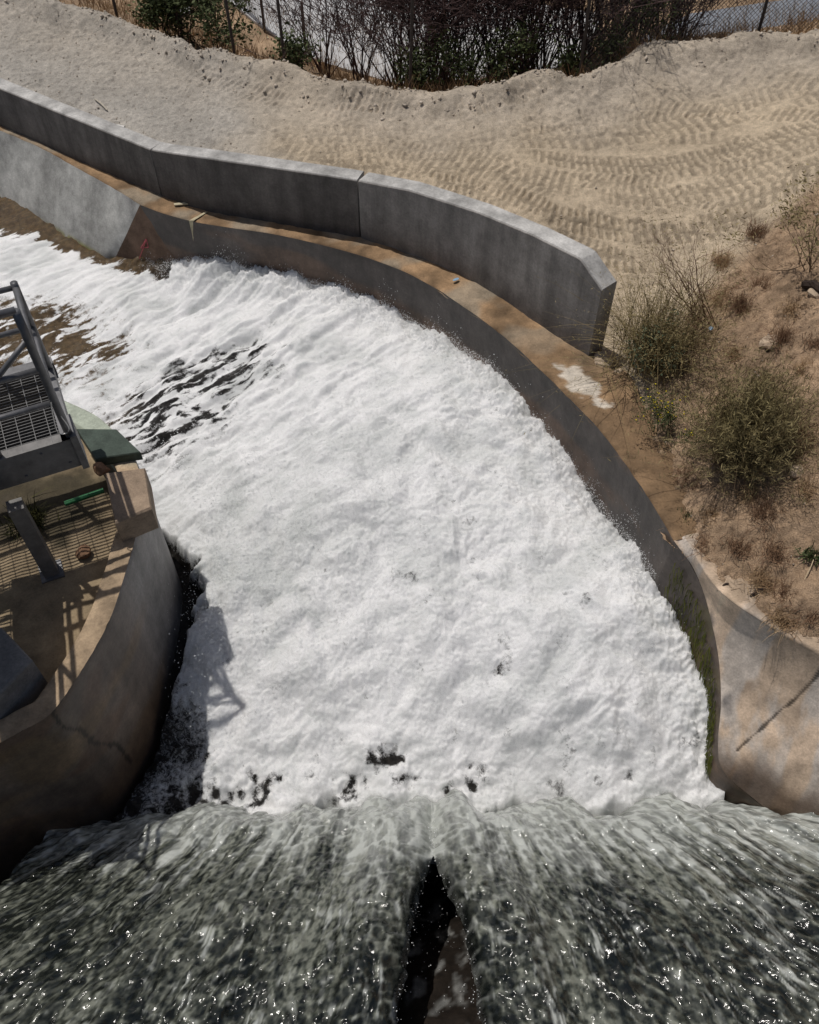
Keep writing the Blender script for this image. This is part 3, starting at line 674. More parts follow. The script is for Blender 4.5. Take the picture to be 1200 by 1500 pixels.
# rubble and weed in the shade under the platform
import bmesh
_bm = bmesh.new(); bmesh.ops.create_icosphere(_bm, subdivisions=2, radius=1); _bm.verts.ensure_lookup_table()
ICO_V = np.array([v.co[:] for v in _bm.verts]); ICO_F = [tuple(v.index for v in f.verts) for f in _bm.faces]; _bm.free()
def rock_mesh(c, r, seed, sq=(1, 1, .7)):
    g = np.random.default_rng(seed); V = ICO_V.copy()
    for _ in range(7):                                               # chip flat faces off
        d = g.normal(size=3); d /= np.linalg.norm(d); h = g.uniform(.62, .88); k = V @ d; V = V - np.clip(k - h, 0, None)[:, None] * d
    V = V * (1 + g.normal(0, .035, (len(V), 1))) * r * np.array(sq) * g.uniform(.8, 1.2, 3)
    a = g.random() * 6; R = np.array([[math.cos(a), -math.sin(a), 0], [math.sin(a), math.cos(a), 0], [0, 0, 1]])
    return V @ R.T + np.asarray(c), ICO_F
RUB = simple('brown_rubble', (.22, .13, .08), .95, .1, 0, .4, 14, .6)
for (px_, py_, r0, lab) in ((150, 690, .10, 'crumbled brown rubble lump against the squat block'), (176, 664, .075, 'small brown rubble lump beside the green slab'), (125, 812, .11, 'low brown rubble lump on the floor near the column foot')):
    c_ = P(px_, py_, .3 if py_ < 700 else .08); V, F = rock_mesh(c_ + [0, 0, r0 * .35], r0, int(px_)); mobj('rubble', V, F, RUB, label=lab, category='rubble')

# ------------------------------------------------------------------ water
def water_mats():
    # white water: foam where 'cov' is high, brown clear water where it is low
    m = M('white_water', .55, .3); t = m.t
    cov_shade = m.attr('cov_shade', 'Fac')
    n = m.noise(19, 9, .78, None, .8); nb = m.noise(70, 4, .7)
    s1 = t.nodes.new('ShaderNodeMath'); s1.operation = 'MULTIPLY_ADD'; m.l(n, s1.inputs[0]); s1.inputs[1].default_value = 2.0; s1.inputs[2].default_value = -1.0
    s2 = t.nodes.new('ShaderNodeMath'); s2.operation = 'ADD'; m.l(s1.outputs[0], s2.inputs[0]); m.l(cov_shade, s2.inputs[1])
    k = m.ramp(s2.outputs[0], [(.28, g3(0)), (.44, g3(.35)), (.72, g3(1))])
    foamc = m.ramp(m.noise(2.4, 10, .72, None, .4), [(.32, (.70, .715, .71)), (.47, (.845, .85, .848)), (.60, (.92, .92, .92))])
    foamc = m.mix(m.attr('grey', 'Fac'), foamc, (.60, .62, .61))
    foamc = m.mix(1.0, foamc, m.ramp(m.noise(85, 3, .8), [(.36, g3(.82)), (.56, g3(1.0))]), 'MULTIPLY')
    wat = m.ramp(m.noise(11, 7, .7), [(.35, (.007, .006, .006)), (.68, (.032, .029, .025))])
    wat = m.mix(m.attr('brown', 'Fac'), wat, m.ramp(m.noise(13, 7, .7), [(.35, (.045, .030, .015)), (.68, (.15, .10, .05))]))
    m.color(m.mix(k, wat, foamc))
    rr = t.nodes.new('ShaderNodeMapRange'); m.l(k, rr.inputs[0]); rr.inputs[3].default_value = .12; rr.inputs[4].default_value = .7; m.l(rr.outputs[0], m.b.inputs['Roughness'])
    kw = t.nodes.new('ShaderNodeMath'); kw.operation = 'MULTIPLY'; m.l(k, kw.inputs[0]); kw.inputs[1].default_value = .55; m.l(kw.outputs[0], m.b.inputs['Subsurface Weight']); m.b.inputs['Subsurface Radius'].default_value = (1, 1, 1); m.b.inputs['Subsurface Scale'].default_value = .11
    h = t.nodes.new('ShaderNodeMath'); h.operation = 'ADD'; m.l(m.noise(48, 8, .85), h.inputs[0]); m.l(nb, h.inputs[1])
    m.bump(h.outputs[0], .75, .016)
    # smooth water sheet with air bubbles and painted ripple highlights
    s = M('sheet_water', .13, .8); s.b.inputs['IOR'].default_value = 1.33
    aer_glint = s.attr('aer_glint', 'Fac')
    c = s.ramp(s.attr('tone', 'Fac'), [(.28, (.012, .014, .012)), (.50, (.066, .072, .058)), (.78, (.22, .23, .19))])
    c = s.mix(s.attr('dark', 'Fac'), c, (.006, .008, .008)); c = s.mix(aer_glint, c, (.46, .48, .45)); s.color(c)
    s.bump(s.noise(1.0, 4, .6, s.mapped((30, 24, 24))), .35, .012)
    return m.m, s.m
FOAM, SHEET = water_mats()
fc = [(285, 325, -1.02), (400, 343, -.99), (560, 385, -.9), (620, 412, -.93), (680, 450, -.78), (740, 495, -.68), (800, 550, -.8), (850, 600, -.84), (880, 630, -.97), (920, 685, -.92), (960, 745, -.78), (985, 792, -.72)]
fpts = []; fz = []
for a, b, z in fc:
    q = P(a, b, zl(a)); fpts.append(q[:2]); fz.append(z)
for a, b, z in [(1004, 930, -1.0), (1020, 1040, -1.3), (1025, 1150, -1.65), (800, 1150, -1.7), (600, 1150, -1.65), (400, 1150, -1.75), (215, 1155, -1.8), (235, 1000, -1.4), (245, 880, -1.35), (262, 760, -1.4), (240, 690, -1.45),
                (600, 900, -1.0), (400, 850, -1.05), (800, 900, -.9), (500, 650, -.9), (700, 650, -.75), (400, 500, -1.15), (600, 500, -.85), (300, 420, -1.25), (150, 420, -1.55), (0, 345, -1.6), (0, 400, -1.62), (90, 370, -1.6), (190, 402, -1.55), (70, 500, -1.66), (100, 580, -1.6), (220, 600, -1.4), (-200, 300, -1.7), (-200, 500, -1.7), (-100, 250, -1.66), (250, 412, -1.4), (600, 1060, -1.35), (350, 1050, -1.5), (850, 1060, -1.25)]:
    q = P(a, b, z); fpts.append(q[:2]); fz.append(z)
FR = RBF(fpts, fz, .4)
hs = .0148
xs = np.arange(-9.5, 3.5, hs); ys = np.arange(2.75, 14.2, hs)
X, Y = np.meshgrid(xs, ys, indexing='ij')
# keep only what lies inside the channel
crl = cr(CREST, 60); rl = cr(RIDGE[:8], 30)
up_ = np.array([0, .15, 0])
chpoly = [tuple(v[:2]) for v in np.vstack([cr(APRON_TOP, 30) + [-.0, -.0, 0], crl + [.1, .12, 0], rl + [.1, 0, 0]])] + [(3.3, 2.8), (-3.5, 2.75)] + [tuple(v[:2]) for v in (ll + ln * .1)[300:0:-12]] + [(-9.5, 6.5)]
keep = inpoly(X, Y, chpoly)
F = gridF(*X.shape); F = F[keep.ravel()[F].all(1)]
u = np.unique(F); mp = np.full(X.size, -1, np.int64); mp[u] = np.arange(len(u)); F = mp[F]
x = X.ravel()[u]; y = Y.ravel()[u]
xb = np.linspace(-9.6, 3.6, 140); yb = np.linspace(2.7, 14.3, 120); XB, YB = np.meshgrid(xb, yb, indexing='ij'); ZB = FR(XB, YB)
def bil(x, y):
    fx = (x - xb[0]) / (xb[1] - xb[0]); fy = (y - yb[0]) / (yb[1] - yb[0]); i = np.clip(fx.astype(int), 0, 138); j = np.clip(fy.astype(int), 0, 118); fx = fx - i; fy = fy - j
    return ZB[i, j] * (1 - fx) * (1 - fy) + ZB[i + 1, j] * fx * (1 - fy) + ZB[i, j + 1] * (1 - fx) * fy + ZB[i + 1, j + 1] * fx * fy
z = bil(x, y)
pp = proj(np.stack([x, y, z], 1)); a_, b_ = pp[:, 0], pp[:, 1]     # only used to place the calm patches
WP = lambda px_, py_, z_: P(px_, py_, z_)[:2]
# flow coordinates: water comes towards +y and swings to -x in the far part
wx = x + .12 * fbm(x * 1.1, y * 1.1, 101, 2); wy = y + .12 * fbm(x * 1.1 + 7, y * 1.1, 102, 2)
fa = rad(35); s_ = wx * math.cos(fa) + wy * math.sin(fa); n_ = -wx * math.sin(fa) + wy * math.cos(fa)
far = sstep(6.3, 9.5, y - .35 * x) * sstep(1.6, -1.8, x)
calm = sstep(-3.6, -5.0, x)
sab = lambda v, e: np.sqrt(v * v + e * e) - e
b1 = sab(fbm(wx * 1.25, wy * 1.25, 110, 2), .12); b2 = sab(perlin(wx * 3.1, wy * 3.1, 113), .1); b3 = sab(perlin(wx * 6.7 + b2, wy * 6.7, 115), .1); b4 = sab(perlin(x * 14 + b3, y * 14, 117), .1); b5 = perlin(x * 27, y * 27, 119); b6 = perlin(x * 36 + 3, y * 36, 121)
wave = sstep(-.2, .6, fbm(x * .7, y * .7, 160, 2))
lump = .14 * b1 + .06 * b2 + (.02 + .035 * wave) * b3 + .020 * b4 + .009 * b5 + .010 * b6 + .10 * fbm(x * .8, y * .8, 161, 2)
stre = .10 * perlin(s_ * .8, n_ * 3.2, 130) + .05 * perlin(s_ * 2.2, n_ * 8, 131) + .02 * perlin(s_ * 6, n_ * 14, 132) + .012 * b4
dwl, _, _ = polydist(x, y, np.vstack([cr(CREST, 40), cr(RIDGE[:7], 14)])[:, :2])
nearw = np.exp(-(dwl / .35) ** 2)
z = z + nearw * (.13 * sab(perlin(x * 2.6, y * 2.6, 190), .05) + .045 * perlin(x * 8, y * 8, 191) + .04 * perlin(x * 23, y * 23, 192))
z = z + (lump - .16) * (1 - .75 * far) * (1 - .85 * calm) + stre * (.15 + .85 * far) * (1 - .5 * calm)
# coverage of foam, cut as well where wall shade is painted in
def spot(px_, py_, z_, rx, ry, ang=0):
    c = WP(px_, py_, z_); ca, sa = math.cos(ang), math.sin(ang); dx = wx * .5 + x * .5 - c[0]; dy = wy * .5 + y * .5 - c[1]
    return np.exp(-(((dx * ca + dy * sa) / rx) ** 2 + ((-dx * sa + dy * ca) / ry) ** 2))
cov_shade = 1.12 + .0 * x
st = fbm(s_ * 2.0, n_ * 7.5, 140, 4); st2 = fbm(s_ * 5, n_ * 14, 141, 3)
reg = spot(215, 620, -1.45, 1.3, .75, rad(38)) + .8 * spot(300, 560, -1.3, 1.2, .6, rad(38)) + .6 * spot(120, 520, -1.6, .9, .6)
cov_shade -= np.clip(reg, 0, 1) * (.58 + 1.15 * st + .9 * st2)
cov_shade -= 1.2 * spot(55, 490, -1.65, 1.05, .75, rad(-20)) * (1 + 1.1 * st + .8 * st2)
edgeA = WP(0, 338, -1.62); edgeB = WP(90, 366, -1.6); edgeC = WP(190, 402, -1.58); edgeD = WP(248, 412, -1.45)
ey_ = np.interp(x, [-9, edgeA[0], edgeB[0], edgeC[0], edgeD[0], edgeD[0] + .3], [edgeA[1] - .3, edgeA[1], edgeB[1], edgeC[1], edgeD[1], edgeD[1] + 2])
cov_shade -= 1.3 * sstep(-.12, .16, y - ey_ + .22 * st) * (x < -3.2)
dl, _, _ = polydist(x, y, ll[60:330:6, :2])
gw = np.interp(y, [3.0, 3.6, 4.4, 5.0, 5.6, 6.2, 6.7, 7.1], [.06, .07, .10, .18, .30, .27, .12, 0])
gapm = sstep(1.25, .55, dl / np.maximum(gw, .01) + .45 * fbm(x * 3.5, y * 3.5, 170, 4)) * (gw > .02)
cov_shade -= 1.25 * gapm
for px_, py_, r0, s0 in ((560, 1112, .13, 1.), (575, 1095, .08, .8), (505, 1142, .13, 1.), (372, 1140, .14, 1.1), (330, 1150, .12, 1.), (692, 1132, .11, 1.), (660, 1140, .08, .7), (545, 985, .09, .55), (726, 980, .09, .6), (820, 1140, .06, .7), (930, 1128, .05, .7), (280, 1146, .14, .9), (600, 1135, .06, .8), (900, 890, .06, .45), (640, 870, .07, .3), (470, 900, .08, .35), (760, 1075, .07, .4), (560, 800, .15, .25)):
    c = WP(px_, py_, -1.5 if py_ > 1080 else -1.1); d = np.hypot(x - c[0], y - c[1]) * (1 + .5 * fbm(x * 7, y * 7, int(px_), 3)); g_ = np.exp(-(d / (r0 * 1.3)) ** 2) * s0; cov_shade -= .66 * g_ * (1 + 1.4 * perlin(x * 9, y * 9, 199)); z -= .10 * g_
cov_shade -= .36 * sstep(.25, .7, fbm(x * 3.4, y * 3.4, 150, 4)) * (1 - far) + .20 * sstep(.1, .8, fbm(x * .9, y * .9, 151, 3))
z -= .32 * np.clip(gapm, 0, 1)
# painted shade by the left wall, then the plunge under the smooth sheet
cov_shade -= .85 * sstep(1.0, .1, dl + .2 * fbm(x * 2, y * 2, 182, 3)) * sstep(5.0, 4.0, y)  # less foam beside the left wall, deepening the wall's shadow by colour
br_ = .32 * fbm(x * 1.6, y * 0 + 2, 180, 3)
z += .16 * sstep(3.75, 3.3, y) * np.abs(perlin(x * 2.6, y * 2.6, 181))
z -= sstep(3.36, 3.02, y + br_) * .6
V = np.stack([x, y, z], 1)
mobj('water', V, F, FOAM, smooth=True, attrs={'grey': np.clip(.6 * spot(400, 780, -1.1, .9, 1.0) * (1 + .8 * fbm(x * 1.5, y * 1.5, 261, 4)) + .5 * sstep(.05, .7, fbm(wx * 1.1, wy * 1.1, 262, 5)) + .3 * sstep(.2, .8, st) + .35 * sstep(.9, .2, dl) , 0, .9), 'cov_shade': np.clip(cov_shade, -.3, 1.5), 'brown': sstep(-3.6, -4.4, x)}, kind='structure', label='churning white foam filling the curved basin')
# bed under everything
BED = simple('wet_bed', (.05, .04, .032), .4, .4, 0, .4, 4, .3)
mobj('channel_floor', np.array([[-40, -10, -3.0], [5, -10, -3.0], [5, 17, -3.0], [-40, 17, -3.0]]), [(0, 1, 2, 3)], BED, kind='structure')

# falling sheets over the lip
def sheet_z(Y, e=0.0): return .12 - .05 * np.clip(Y - .2, 0, None) - .158 * np.clip(Y - .2, 0, None) ** 2 - 1.8 * np.clip(Y - 3.05 + e, 0, None) ** 2
def gap_edges(Yv):
    """left and right edge of the wedge between the two sheets, x at distance Y"""
    gy_ = []; gl = []; gr = []
    for (pl_, pr_, py_) in ((570, 720, 1540), (579, 710, 1500), (590, 700, 1440), (598, 690, 1390), (606, 678, 1340), (616, 660, 1300), (626, 644, 1268), (636, 634, 1250)):
        yy = np.linspace(.2, 3.6, 900); zz_ = sheet_z(yy); pr = proj(np.stack([yy * 0, yy, zz_], 1))[:, 1]; i = np.argmin(np.abs(pr - py_))
        gy_.append(yy[i]); gl.append(P(pl_, py_, zz_[i])[0]); gr.append(P(pr_, py_, zz_[i])[0])
    return np.interp(Yv, gy_, gl), np.interp(Yv, gy_, gr)
def sheet(side, label):
    nY, nX = 330, 360
    yy = np.concatenate([np.linspace(-3, .35, 24)[:-1], np.linspace(.35, 3.75, nY - 23)])
    gl, gr = gap_edges(yy)
    if side < 0: x0 = np.interp(yy, [-3, 3.2, 3.8], [-4.2, -3.6, -3.2]); x1 = gl
    else: x0 = gr; x1 = np.interp(yy, [-3, 2.4, 3.2, 3.8], [5.4, 5.0, 3.9, 3.0])
    tt = np.linspace(0, 1, nX)
    X = x0[:, None] * (1 - tt) + x1[:, None] * tt; Y = np.repeat(yy[:, None], nX, 1)
    dg = (x1[:, None] - X) if side < 0 else (X - x0[:, None])
    gapw = (gr - gl)[:, None]; mg = sstep(.01, .12, gapw + 0 * Y)                                          # beyond, the sheets have merged
    jit = .03 * fbm(Y * 5, X * 0 + side, 7, 3) * mg * np.exp(-dg / .08)
    X = X + jit
    Z = sheet_z(Y, .30 * fbm(X * 1.7, X * 0 + 4, 190, 3))
    ax = np.abs(X)
    Z -= (.30 if side < 0 else -.04) * sstep(1.5, 3.6, ax) * sstep(.5, 3.2, Y)              # lower toward the side walls
    Z += .24 * np.exp(-((dg - .32) / .3) ** 2) * (.3 + .7 * sstep(.6, 2.2, Y)) - .16 * np.exp(-(dg / .16) ** 2) * sstep(2.3, 3.0, Y)       # thick lip beside the wedge
    Z -= mg * .30 * np.exp(-dg / .022)
    # cross waves, ridges along the flow, scale-like ripples
    flow = (X / (1.25 - .19 * (Y - .5)))                             # lines converge down the slope
    wxx = flow + .05 * perlin(X * 2, Y * 2, 5)
    Z += .05 * fbm(wxx * 2.4, Y * .5, 200, 3) + .016 * perlin(wxx * 8, Y * 1.1, 204)
    up = sstep(1.7, 2.9, Y)
    ptc = sstep(-.35, .5, fbm(wxx * 2.0, Y * 1.1, 251, 3)); rip = perlin(wxx * 10 + .4 * perlin(X * 3, Y * 3, 1), Y * 6 + .6 * perlin(X * 5, Y * 2, 2), 210); rip2 = perlin(wxx * 18, Y * 17, 212) * (.35 + 1.1 * ptc); rip3 = perlin(wxx * 36, Y * 32, 214)
    fine = perlin(X * 7, Y * 26 + 2.5 * perlin(X * 2, Y * 1.5, 3), 216)
    Z += .030 * rip * (1 - .5 * up) + .0145 * rip2 * (1 - .3 * up) + .0028 * rip3 + .014 * fine * up
    Z += sstep(2.5, 3.05, Y) * (.13 * np.abs(perlin(X * 3.2, Y * 2.5, 220)) + .05 * np.abs(perlin(X * 8, Y * 8, 221)))     # tumbling brink
    rope = sstep(.80, .97, 1 - np.abs(fbm(wxx * 10 + .25 * rip, Y * 1.0, 235, 2))) * sstep(-.1, .5, fbm(X * 2.2, Y * 2.0, 236, 3)); stk = fbm(wxx * 9, Y * .55, 230, 4); stk2 = fbm(wxx * 22, Y * 1.6, 231, 3)
    aer_glint = .03 + .16 * sstep(.15, .8, stk) + .30 * sstep(.3, .8, stk2 + .5 * rip2) * (1 - up) + .80 * sstep(2.35, 3.1, Y + .35 * stk + .12 * rip2) + .32 * sstep(2.0, 3.0, Y) * sstep(-.3, .6, stk + .3 + .5 * fine)
    aer_glint += .62 * rope * (1 - .5 * up) + .95 * np.exp(-dg / .2) * sstep(2.3, 2.8, Y) + .35 * np.exp(-dg / .05) * mg + .25 * np.exp(-((dg - .45) / .3) ** 2) * sstep(1.3, 2.4, Y)
    if side > 0:
        l_ = WP(985, 1160, -1.1); l2 = WP(1160, 1380, .1); d, s, _ = polydist(X, Y, [l_, l2]); aer_glint += .5 * np.exp(-(d / .14) ** 2) * sstep(-.2, .4, stk2 + .2 * rip)
        l_ = WP(705, 1165, -1); l2 = WP(890, 1255, -.3); d, s, _ = polydist(X, Y, [l_, l2]); aer_glint += .3 * np.exp(-(d / .12) ** 2)
    aer_glint -= .22 * sstep(-.05, .45, rip) + .25 * sstep(1.8, 3.4, ax) * (side < 0)
    # scale-like cells: dark cores, pale rims painted as ripple highlights
    qx = wxx * 9.5 + .7 * perlin(X * 4, Y * 4, 240); qy = Y * 9.5 + .8 * perlin(X * 3, Y * 5, 241); f1 = np.full(X.shape, 9.); ix = np.floor(qx); iy = np.floor(qy)
    for ddx in (-1, 0, 1):
        for ddy in (-1, 0, 1):
            hx = hashv(ix + ddx, iy + ddy, 5) / 65536; hy = hashv(ix + ddx, iy + ddy, 9) / 65536; f1 = np.minimum(f1, np.hypot(ix + ddx + hx - qx, iy + ddy + hy - qy))
    rim = sstep(.3, .75, f1 + .12 * rip3); patch = sstep(-.5, .5, fbm(X * 1.3, Y * .8, 250, 3))
    aer_glint = aer_glint * (.45 + .9 * rim) - .12 * (1 - rim) * (1 - up)
    Z -= .016 * (1 - rim) * (1 - .6 * up)
    dark = .9 * np.clip((1 - rim) * (.3 + .7 * patch) * (1 - .75 * up), 0, 1)
    V = np.stack([X, Y, Z], -1).reshape(-1, 3)
    o = mobj('water', V, gridF(nY, nX), SHEET, smooth=True, attrs={'aer_glint': np.clip(aer_glint, 0, .95).ravel(), 'dark': dark.ravel(), 'tone': np.clip(.5 + .22 * fbm(wxx * 13 + .3 * rip, Y * 4.5, 255, 3) + .32 * fbm(wxx * 24, Y * 17, 257, 3) + .22 * fbm(wxx * 3, Y * .7, 256, 2), 0, 1).ravel()}, kind='structure', label=label)
    return X, Y, Z
shL = sheet(-1, 'smooth grey-green water sheet sliding over the lip left of the dark wedge')
shR = sheet(1, 'smooth grey-green water sheet sliding over the lip right of the dark wedge')
# concrete pier end and sloping lip under the sheets
yy = np.linspace(-3, 3.0, 200); xx = np.linspace(-4.5, 4.5, 260); XX, YY = np.meshgrid(xx, yy, indexing='ij'); ZZ = sheet_z(YY) - .75 - .45 * sstep(.8, 2.6, YY)
ZZ = ZZ + .05 * fbm(XX * 5, YY * 5, 270, 4)
V = np.stack([XX, YY, ZZ], -1).reshape(-1, 3); wsh = sstep(.15, .6, fbm(V[:, 0] * 6, V[:, 1] * 5, 271, 5)) * sstep(1.0, 1.5, V[:, 1]); cl = np.array([.016, .012, .009])[None] + wsh[:, None] * np.array([.16, .165, .16])[None]
lip = mobj('spillway_lip', V, gridF(260, 200), vcol_mat('wet_lip', .75, .15, 12, .5, 1.4), smooth=True, attrs={'col': cl}, kind='structure')
g0 = gap_edges(np.array([.9]))
xm = float((g0[0][0] + g0[1][0]) / 2)
V, F = join([boxVF([xm - .2, -3, -.6], [.4, 0, 0], [0, 3.98, 0], [0, 0, .35])]); 
mobj('pier', V, F, WETC, attrs={'col': np.tile([.07, .045, .024], (len(V), 1)).astype(float)}, label='brown concrete pier end at the foot of the dark wedge', category='pier')

# ------------------------------------------------------------------ drops thrown up by the jump (nobody could count them)
def foam_z(x, y): return bil(x, y)
DC = []; DR = []
def spray(px_, py_, z_, n, sx_, sy_, zlo, zhi, r0, r1, pw=2):
    c = WP(px_, py_, z_); X_ = rng.normal(c[0], sx_, n); Y_ = rng.normal(c[1], sy_, n)
    Z_ = foam_z(X_, Y_) + zlo + (zhi - zlo) * rng.random(n) ** pw
    DC.append(np.stack([X_, Y_, Z_], 1)); DR.append(r0 + (r1 - r0) * rng.random(n) ** 3)
spray(420, 780, -1.0, 9000, .75, .9, .05, .75, .0022, .007, 1.5)
spray(310, 800, -1.3, 2200, .28, .75, .0, .8, .0025, .009, 1.5)
spray(520, 700, -1.0, 5000, 1.0, .8, .05, .5, .0022, .006, 1.5)
spray(700, 850, -.9, 5000, 1.1, 1.1, .05, .4, .002, .006, 2)
spray(300, 950, -1.4, 1800, .3, .4, .05, .6, .0025, .008, 2)
spray(262, 720, -1.4, 160, .16, .35, .1, .9, .004, .012, 1)
for (X_, Y_, Z_) in (shL, shR):
    dgx = 220; jj = rng.integers(30, 260, dgx); ed = -1 if X_ is shL[0] else 0
    DC.append(np.stack([X_[jj, ed] + rng.normal(0, .02, dgx), Y_[jj, ed], Z_[jj, ed] + rng.uniform(-.05, .30, dgx)], 1)); DR.append(.0018 + .006 * rng.random(dgx) ** 3)
k = 120; yv = rng.uniform(1.2, 2.3, k); gl_, gr_ = gap_edges(yv); DC.append(np.stack([gl_ + (gr_ - gl_) * rng.random(k), yv, sheet_z(yv) - .6 - .6 * rng.random(k)], 1)); DR.append(.002 + .006 * rng.random(k) ** 3)
# along the outer wall
m = 26000; ti = rng.random(m); e = np.stack([np.interp(ti, np.linspace(0, 1, nu), cr_line[:, k]) for k in range(2)], 1)
t = np.gradient(cr_line, axis=0)[:, :2]; t /= np.linalg.norm(t, axis=1, keepdims=True); nn_ = np.stack([t[:, 1], -t[:, 0]], 1); nn = np.stack([np.interp(ti, np.linspace(0, 1, nu), nn_[:, k]) for k in range(2)], 1)
ds = np.abs(rng.normal(0, .2, m)) + .015; q = e + nn * ds[:, None]; burst = sstep(-.1, .7, perlin(ti * 34, ti * 0 + .5, 71)) * .8 + .2
hz = .02 + rng.exponential(.09, m) * burst
DC.append(np.stack([q[:, 0], q[:, 1], foam_z(q[:, 0], q[:, 1]) + hz], 1)); DR.append(.0014 + .0055 * rng.random(m) ** 4)
# two taller throws against the wall
for (px_, py_, n, hh, wd_) in ((578, 440, 260, .55, .10), (930, 790, 300, .62, .07), (770, 580, 160, .4, .09), (720, 520, 160, .35, .1), (640, 470, 100, .3, .1), (868, 720, 160, .35, .08), (300, 390, 160, .25, .15)):
    c = WP(px_, py_, -.85); u_ = rng.random(n); X_ = c[0] + rng.normal(0, wd_, n) * (1 - .5 * u_) + .08 * np.sin(u_ * 7); Y_ = c[1] + rng.normal(0, wd_, n) * (1 - .5 * u_)
    DC.append(np.stack([X_, Y_, foam_z(X_, Y_) + hh * u_], 1)); DR.append(.002 + .010 * rng.random(n) ** 3 * (1 - u_))
k = 60000; iv = rng.integers(0, len(x), k); iv = iv[(cov_shade[iv] > .55) & (y[iv] > 3.3)]; k = len(iv)
DC.append(np.stack([x[iv], y[iv], z[iv] + .006 + rng.exponential(.035, k)], 1)); DR.append(.0018 + .0045 * rng.random(k) ** 2)
DC = np.vstack(DC); DR = np.concatenate(DR)
ok = (DC[:, 1] < 3.1) | inpoly(DC[:, 0], DC[:, 1], [tuple(v[:2]) for v in np.vstack([crl, rl])] + [(3.3, 2.8), (-3.5, 2.75)] + [tuple(v[:2]) for v in ll[300:0:-12]] + [(-9.5, 6.5), (-9.5, 12)])
dl_, _, _ = polydist(DC[:, 0], DC[:, 1], ll[60:330:6, :2]); ok &= (DC[:, 1] < 3.1) | (dl_ > .45) | (rng.random(len(DR)) < .02 + .8 * np.clip(dl_ - .1, 0, 1))
DC, DR = DC[ok], DR[ok]
st_r = np.stack([rng.uniform(.7, 1.2, len(DR)), rng.uniform(.7, 1.2, len(DR)), rng.uniform(.8, 1.9, len(DR))], 1)
DROP = M('drop_white', .15, .5); DROP.color((.82, .83, .83))
big = DR > .0055
V1, F1 = octas(DC[big], DR[big], st_r[big]); V2, F2 = tetras(DC[~big], DR[~big], st_r[~big]); V = np.vstack([V1, V2]); F = np.vstack([F1, F2 + len(V1)])
mobj('spray', V, F, DROP.m, smooth=True, label='white drops of spray thrown up over the foam', category='spray', kind='stuff')

# ------------------------------------------------------------------ vegetation
def blades(base, n, ln, spread, w_, droop=.3, seg=3, up=1.0, rbase=.05, seed=0, sizes=None):
    """thin curved blades growing out of one foot"""
    g = np.random.default_rng(seed); az = g.random(n) * 2 * np.pi; tilt = np.abs(g.normal(0, spread, n)); L_ = ln * g.uniform(.45, 1.1, n)
    d = np.stack([np.sin(tilt) * np.cos(az), np.sin(tilt) * np.sin(az), np.cos(tilt) * up], 1)
    side = np.stack([-np.sin(az + g.normal(0, .8, n)), np.cos(az), g.normal(0, .4, n)], 1); side /= np.linalg.norm(side, axis=1, keepdims=True)
    p = np.asarray(base)[None] + np.stack([g.normal(0, rbase, n), g.normal(0, rbase, n), np.zeros(n)], 1)
    V = []; bend = g.normal(0, .12, (n, 3))
    for i in range(seg + 1):
        f = i / seg; c = p + d * (L_ * f)[:, None] + bend * (L_ * f * f)[:, None]; c[:, 2] -= droop * L_ * f * f
        wv = w_ * (1 - .85 * f); V += [c - side * wv, c + side * wv]
    V = np.stack(V, 1); F = np.stack([np.array([2 * i, 2 * i + 1, 2 * i + 3, 2 * i + 2]) for i in range(seg)])
    F = (F[None] + (np.arange(n) * 2 * (seg + 1))[:, None, None]).reshape(-1, 4)
    return V.reshape(-1, 3), F, np.repeat(g.random(n), 2 * (seg + 1)), V
def leafcloud(C, size, seed=0, asp=.45, upw=.6):
    g = np.random.default_rng(seed); n = len(C); a = g.normal(size=(n, 3)); a[:, 2] = np.abs(a[:, 2]) * upw; a /= np.linalg.norm(a, axis=1, keepdims=True)
    b = np.cross(a, g.normal(size=(n, 3))); b /= np.linalg.norm(b, axis=1, keepdims=True); s = size * g.uniform(.5, 1.3, n)[:, None]
    V = np.stack([C, C + a * s * .5 + b * s * asp * .5, C + a * s, C + a * s * .5 - b * s * asp * .5], 1).reshape(-1, 3)
    return V, np.arange(n * 4).reshape(n, 4), np.repeat(g.random(n), 4)
def branching(base, height, spread, seed, levels=4, kids=(3, 5), r0=.02, lean=(0, 0), wig=.25, n0=6):
    g = np.random.default_rng(seed); A = []; B = []; R0 = []; R1 = []; tips = []
    def grow(p, d, L_, r, lv):
        n = 3; 
        for i in range(n):
            d2 = d + g.normal(0, wig, 3) * .5; d2[2] += .08; d2 /= np.linalg.norm(d2); q = p + d2 * L_ / n
            A.append(p); B.append(q); R0.append(r); R1.append(r * .8); p, d, r = q, d2, r * .8
            if lv > 0 and i > 0:
                for _ in range(g.integers(1, 3)):
                    dd = d + g.normal(0, .6, 3); dd[2] = abs(dd[2]) * .6 + .25; dd /= np.linalg.norm(dd); grow(p, dd, L_ * g.uniform(.45, .75), r * .7, lv - 1)
        tips.append(p)
    for i in range(n0):
        az = g.random() * 6.28; tl = abs(g.normal(0, spread)); d = np.array([math.sin(tl) * math.cos(az) + lean[0], math.sin(tl) * math.sin(az) + lean[1], math.cos(tl)]); d /= np.linalg.norm(d)
        grow(np.asarray(base) + g.normal(0, .06, 3) * [1, 1, 0], d, height * g.uniform(.5, .85), r0 * g.uniform(.7, 1.1), levels)
    return np.array(A), np.array(B), np.array(R0), np.array(R1), np.array(tips)
BURNT = simple('burnt_wood', (.10, .066, .062), .9, .15, 0, .5, 5, .3)
TWIG = tint_mat('dry_twig', (.09, .06, .035), (.20, .145, .085))
OLIVE = tint_mat('olive_foliage', (.12, .10, .04), (.37, .30, .15))
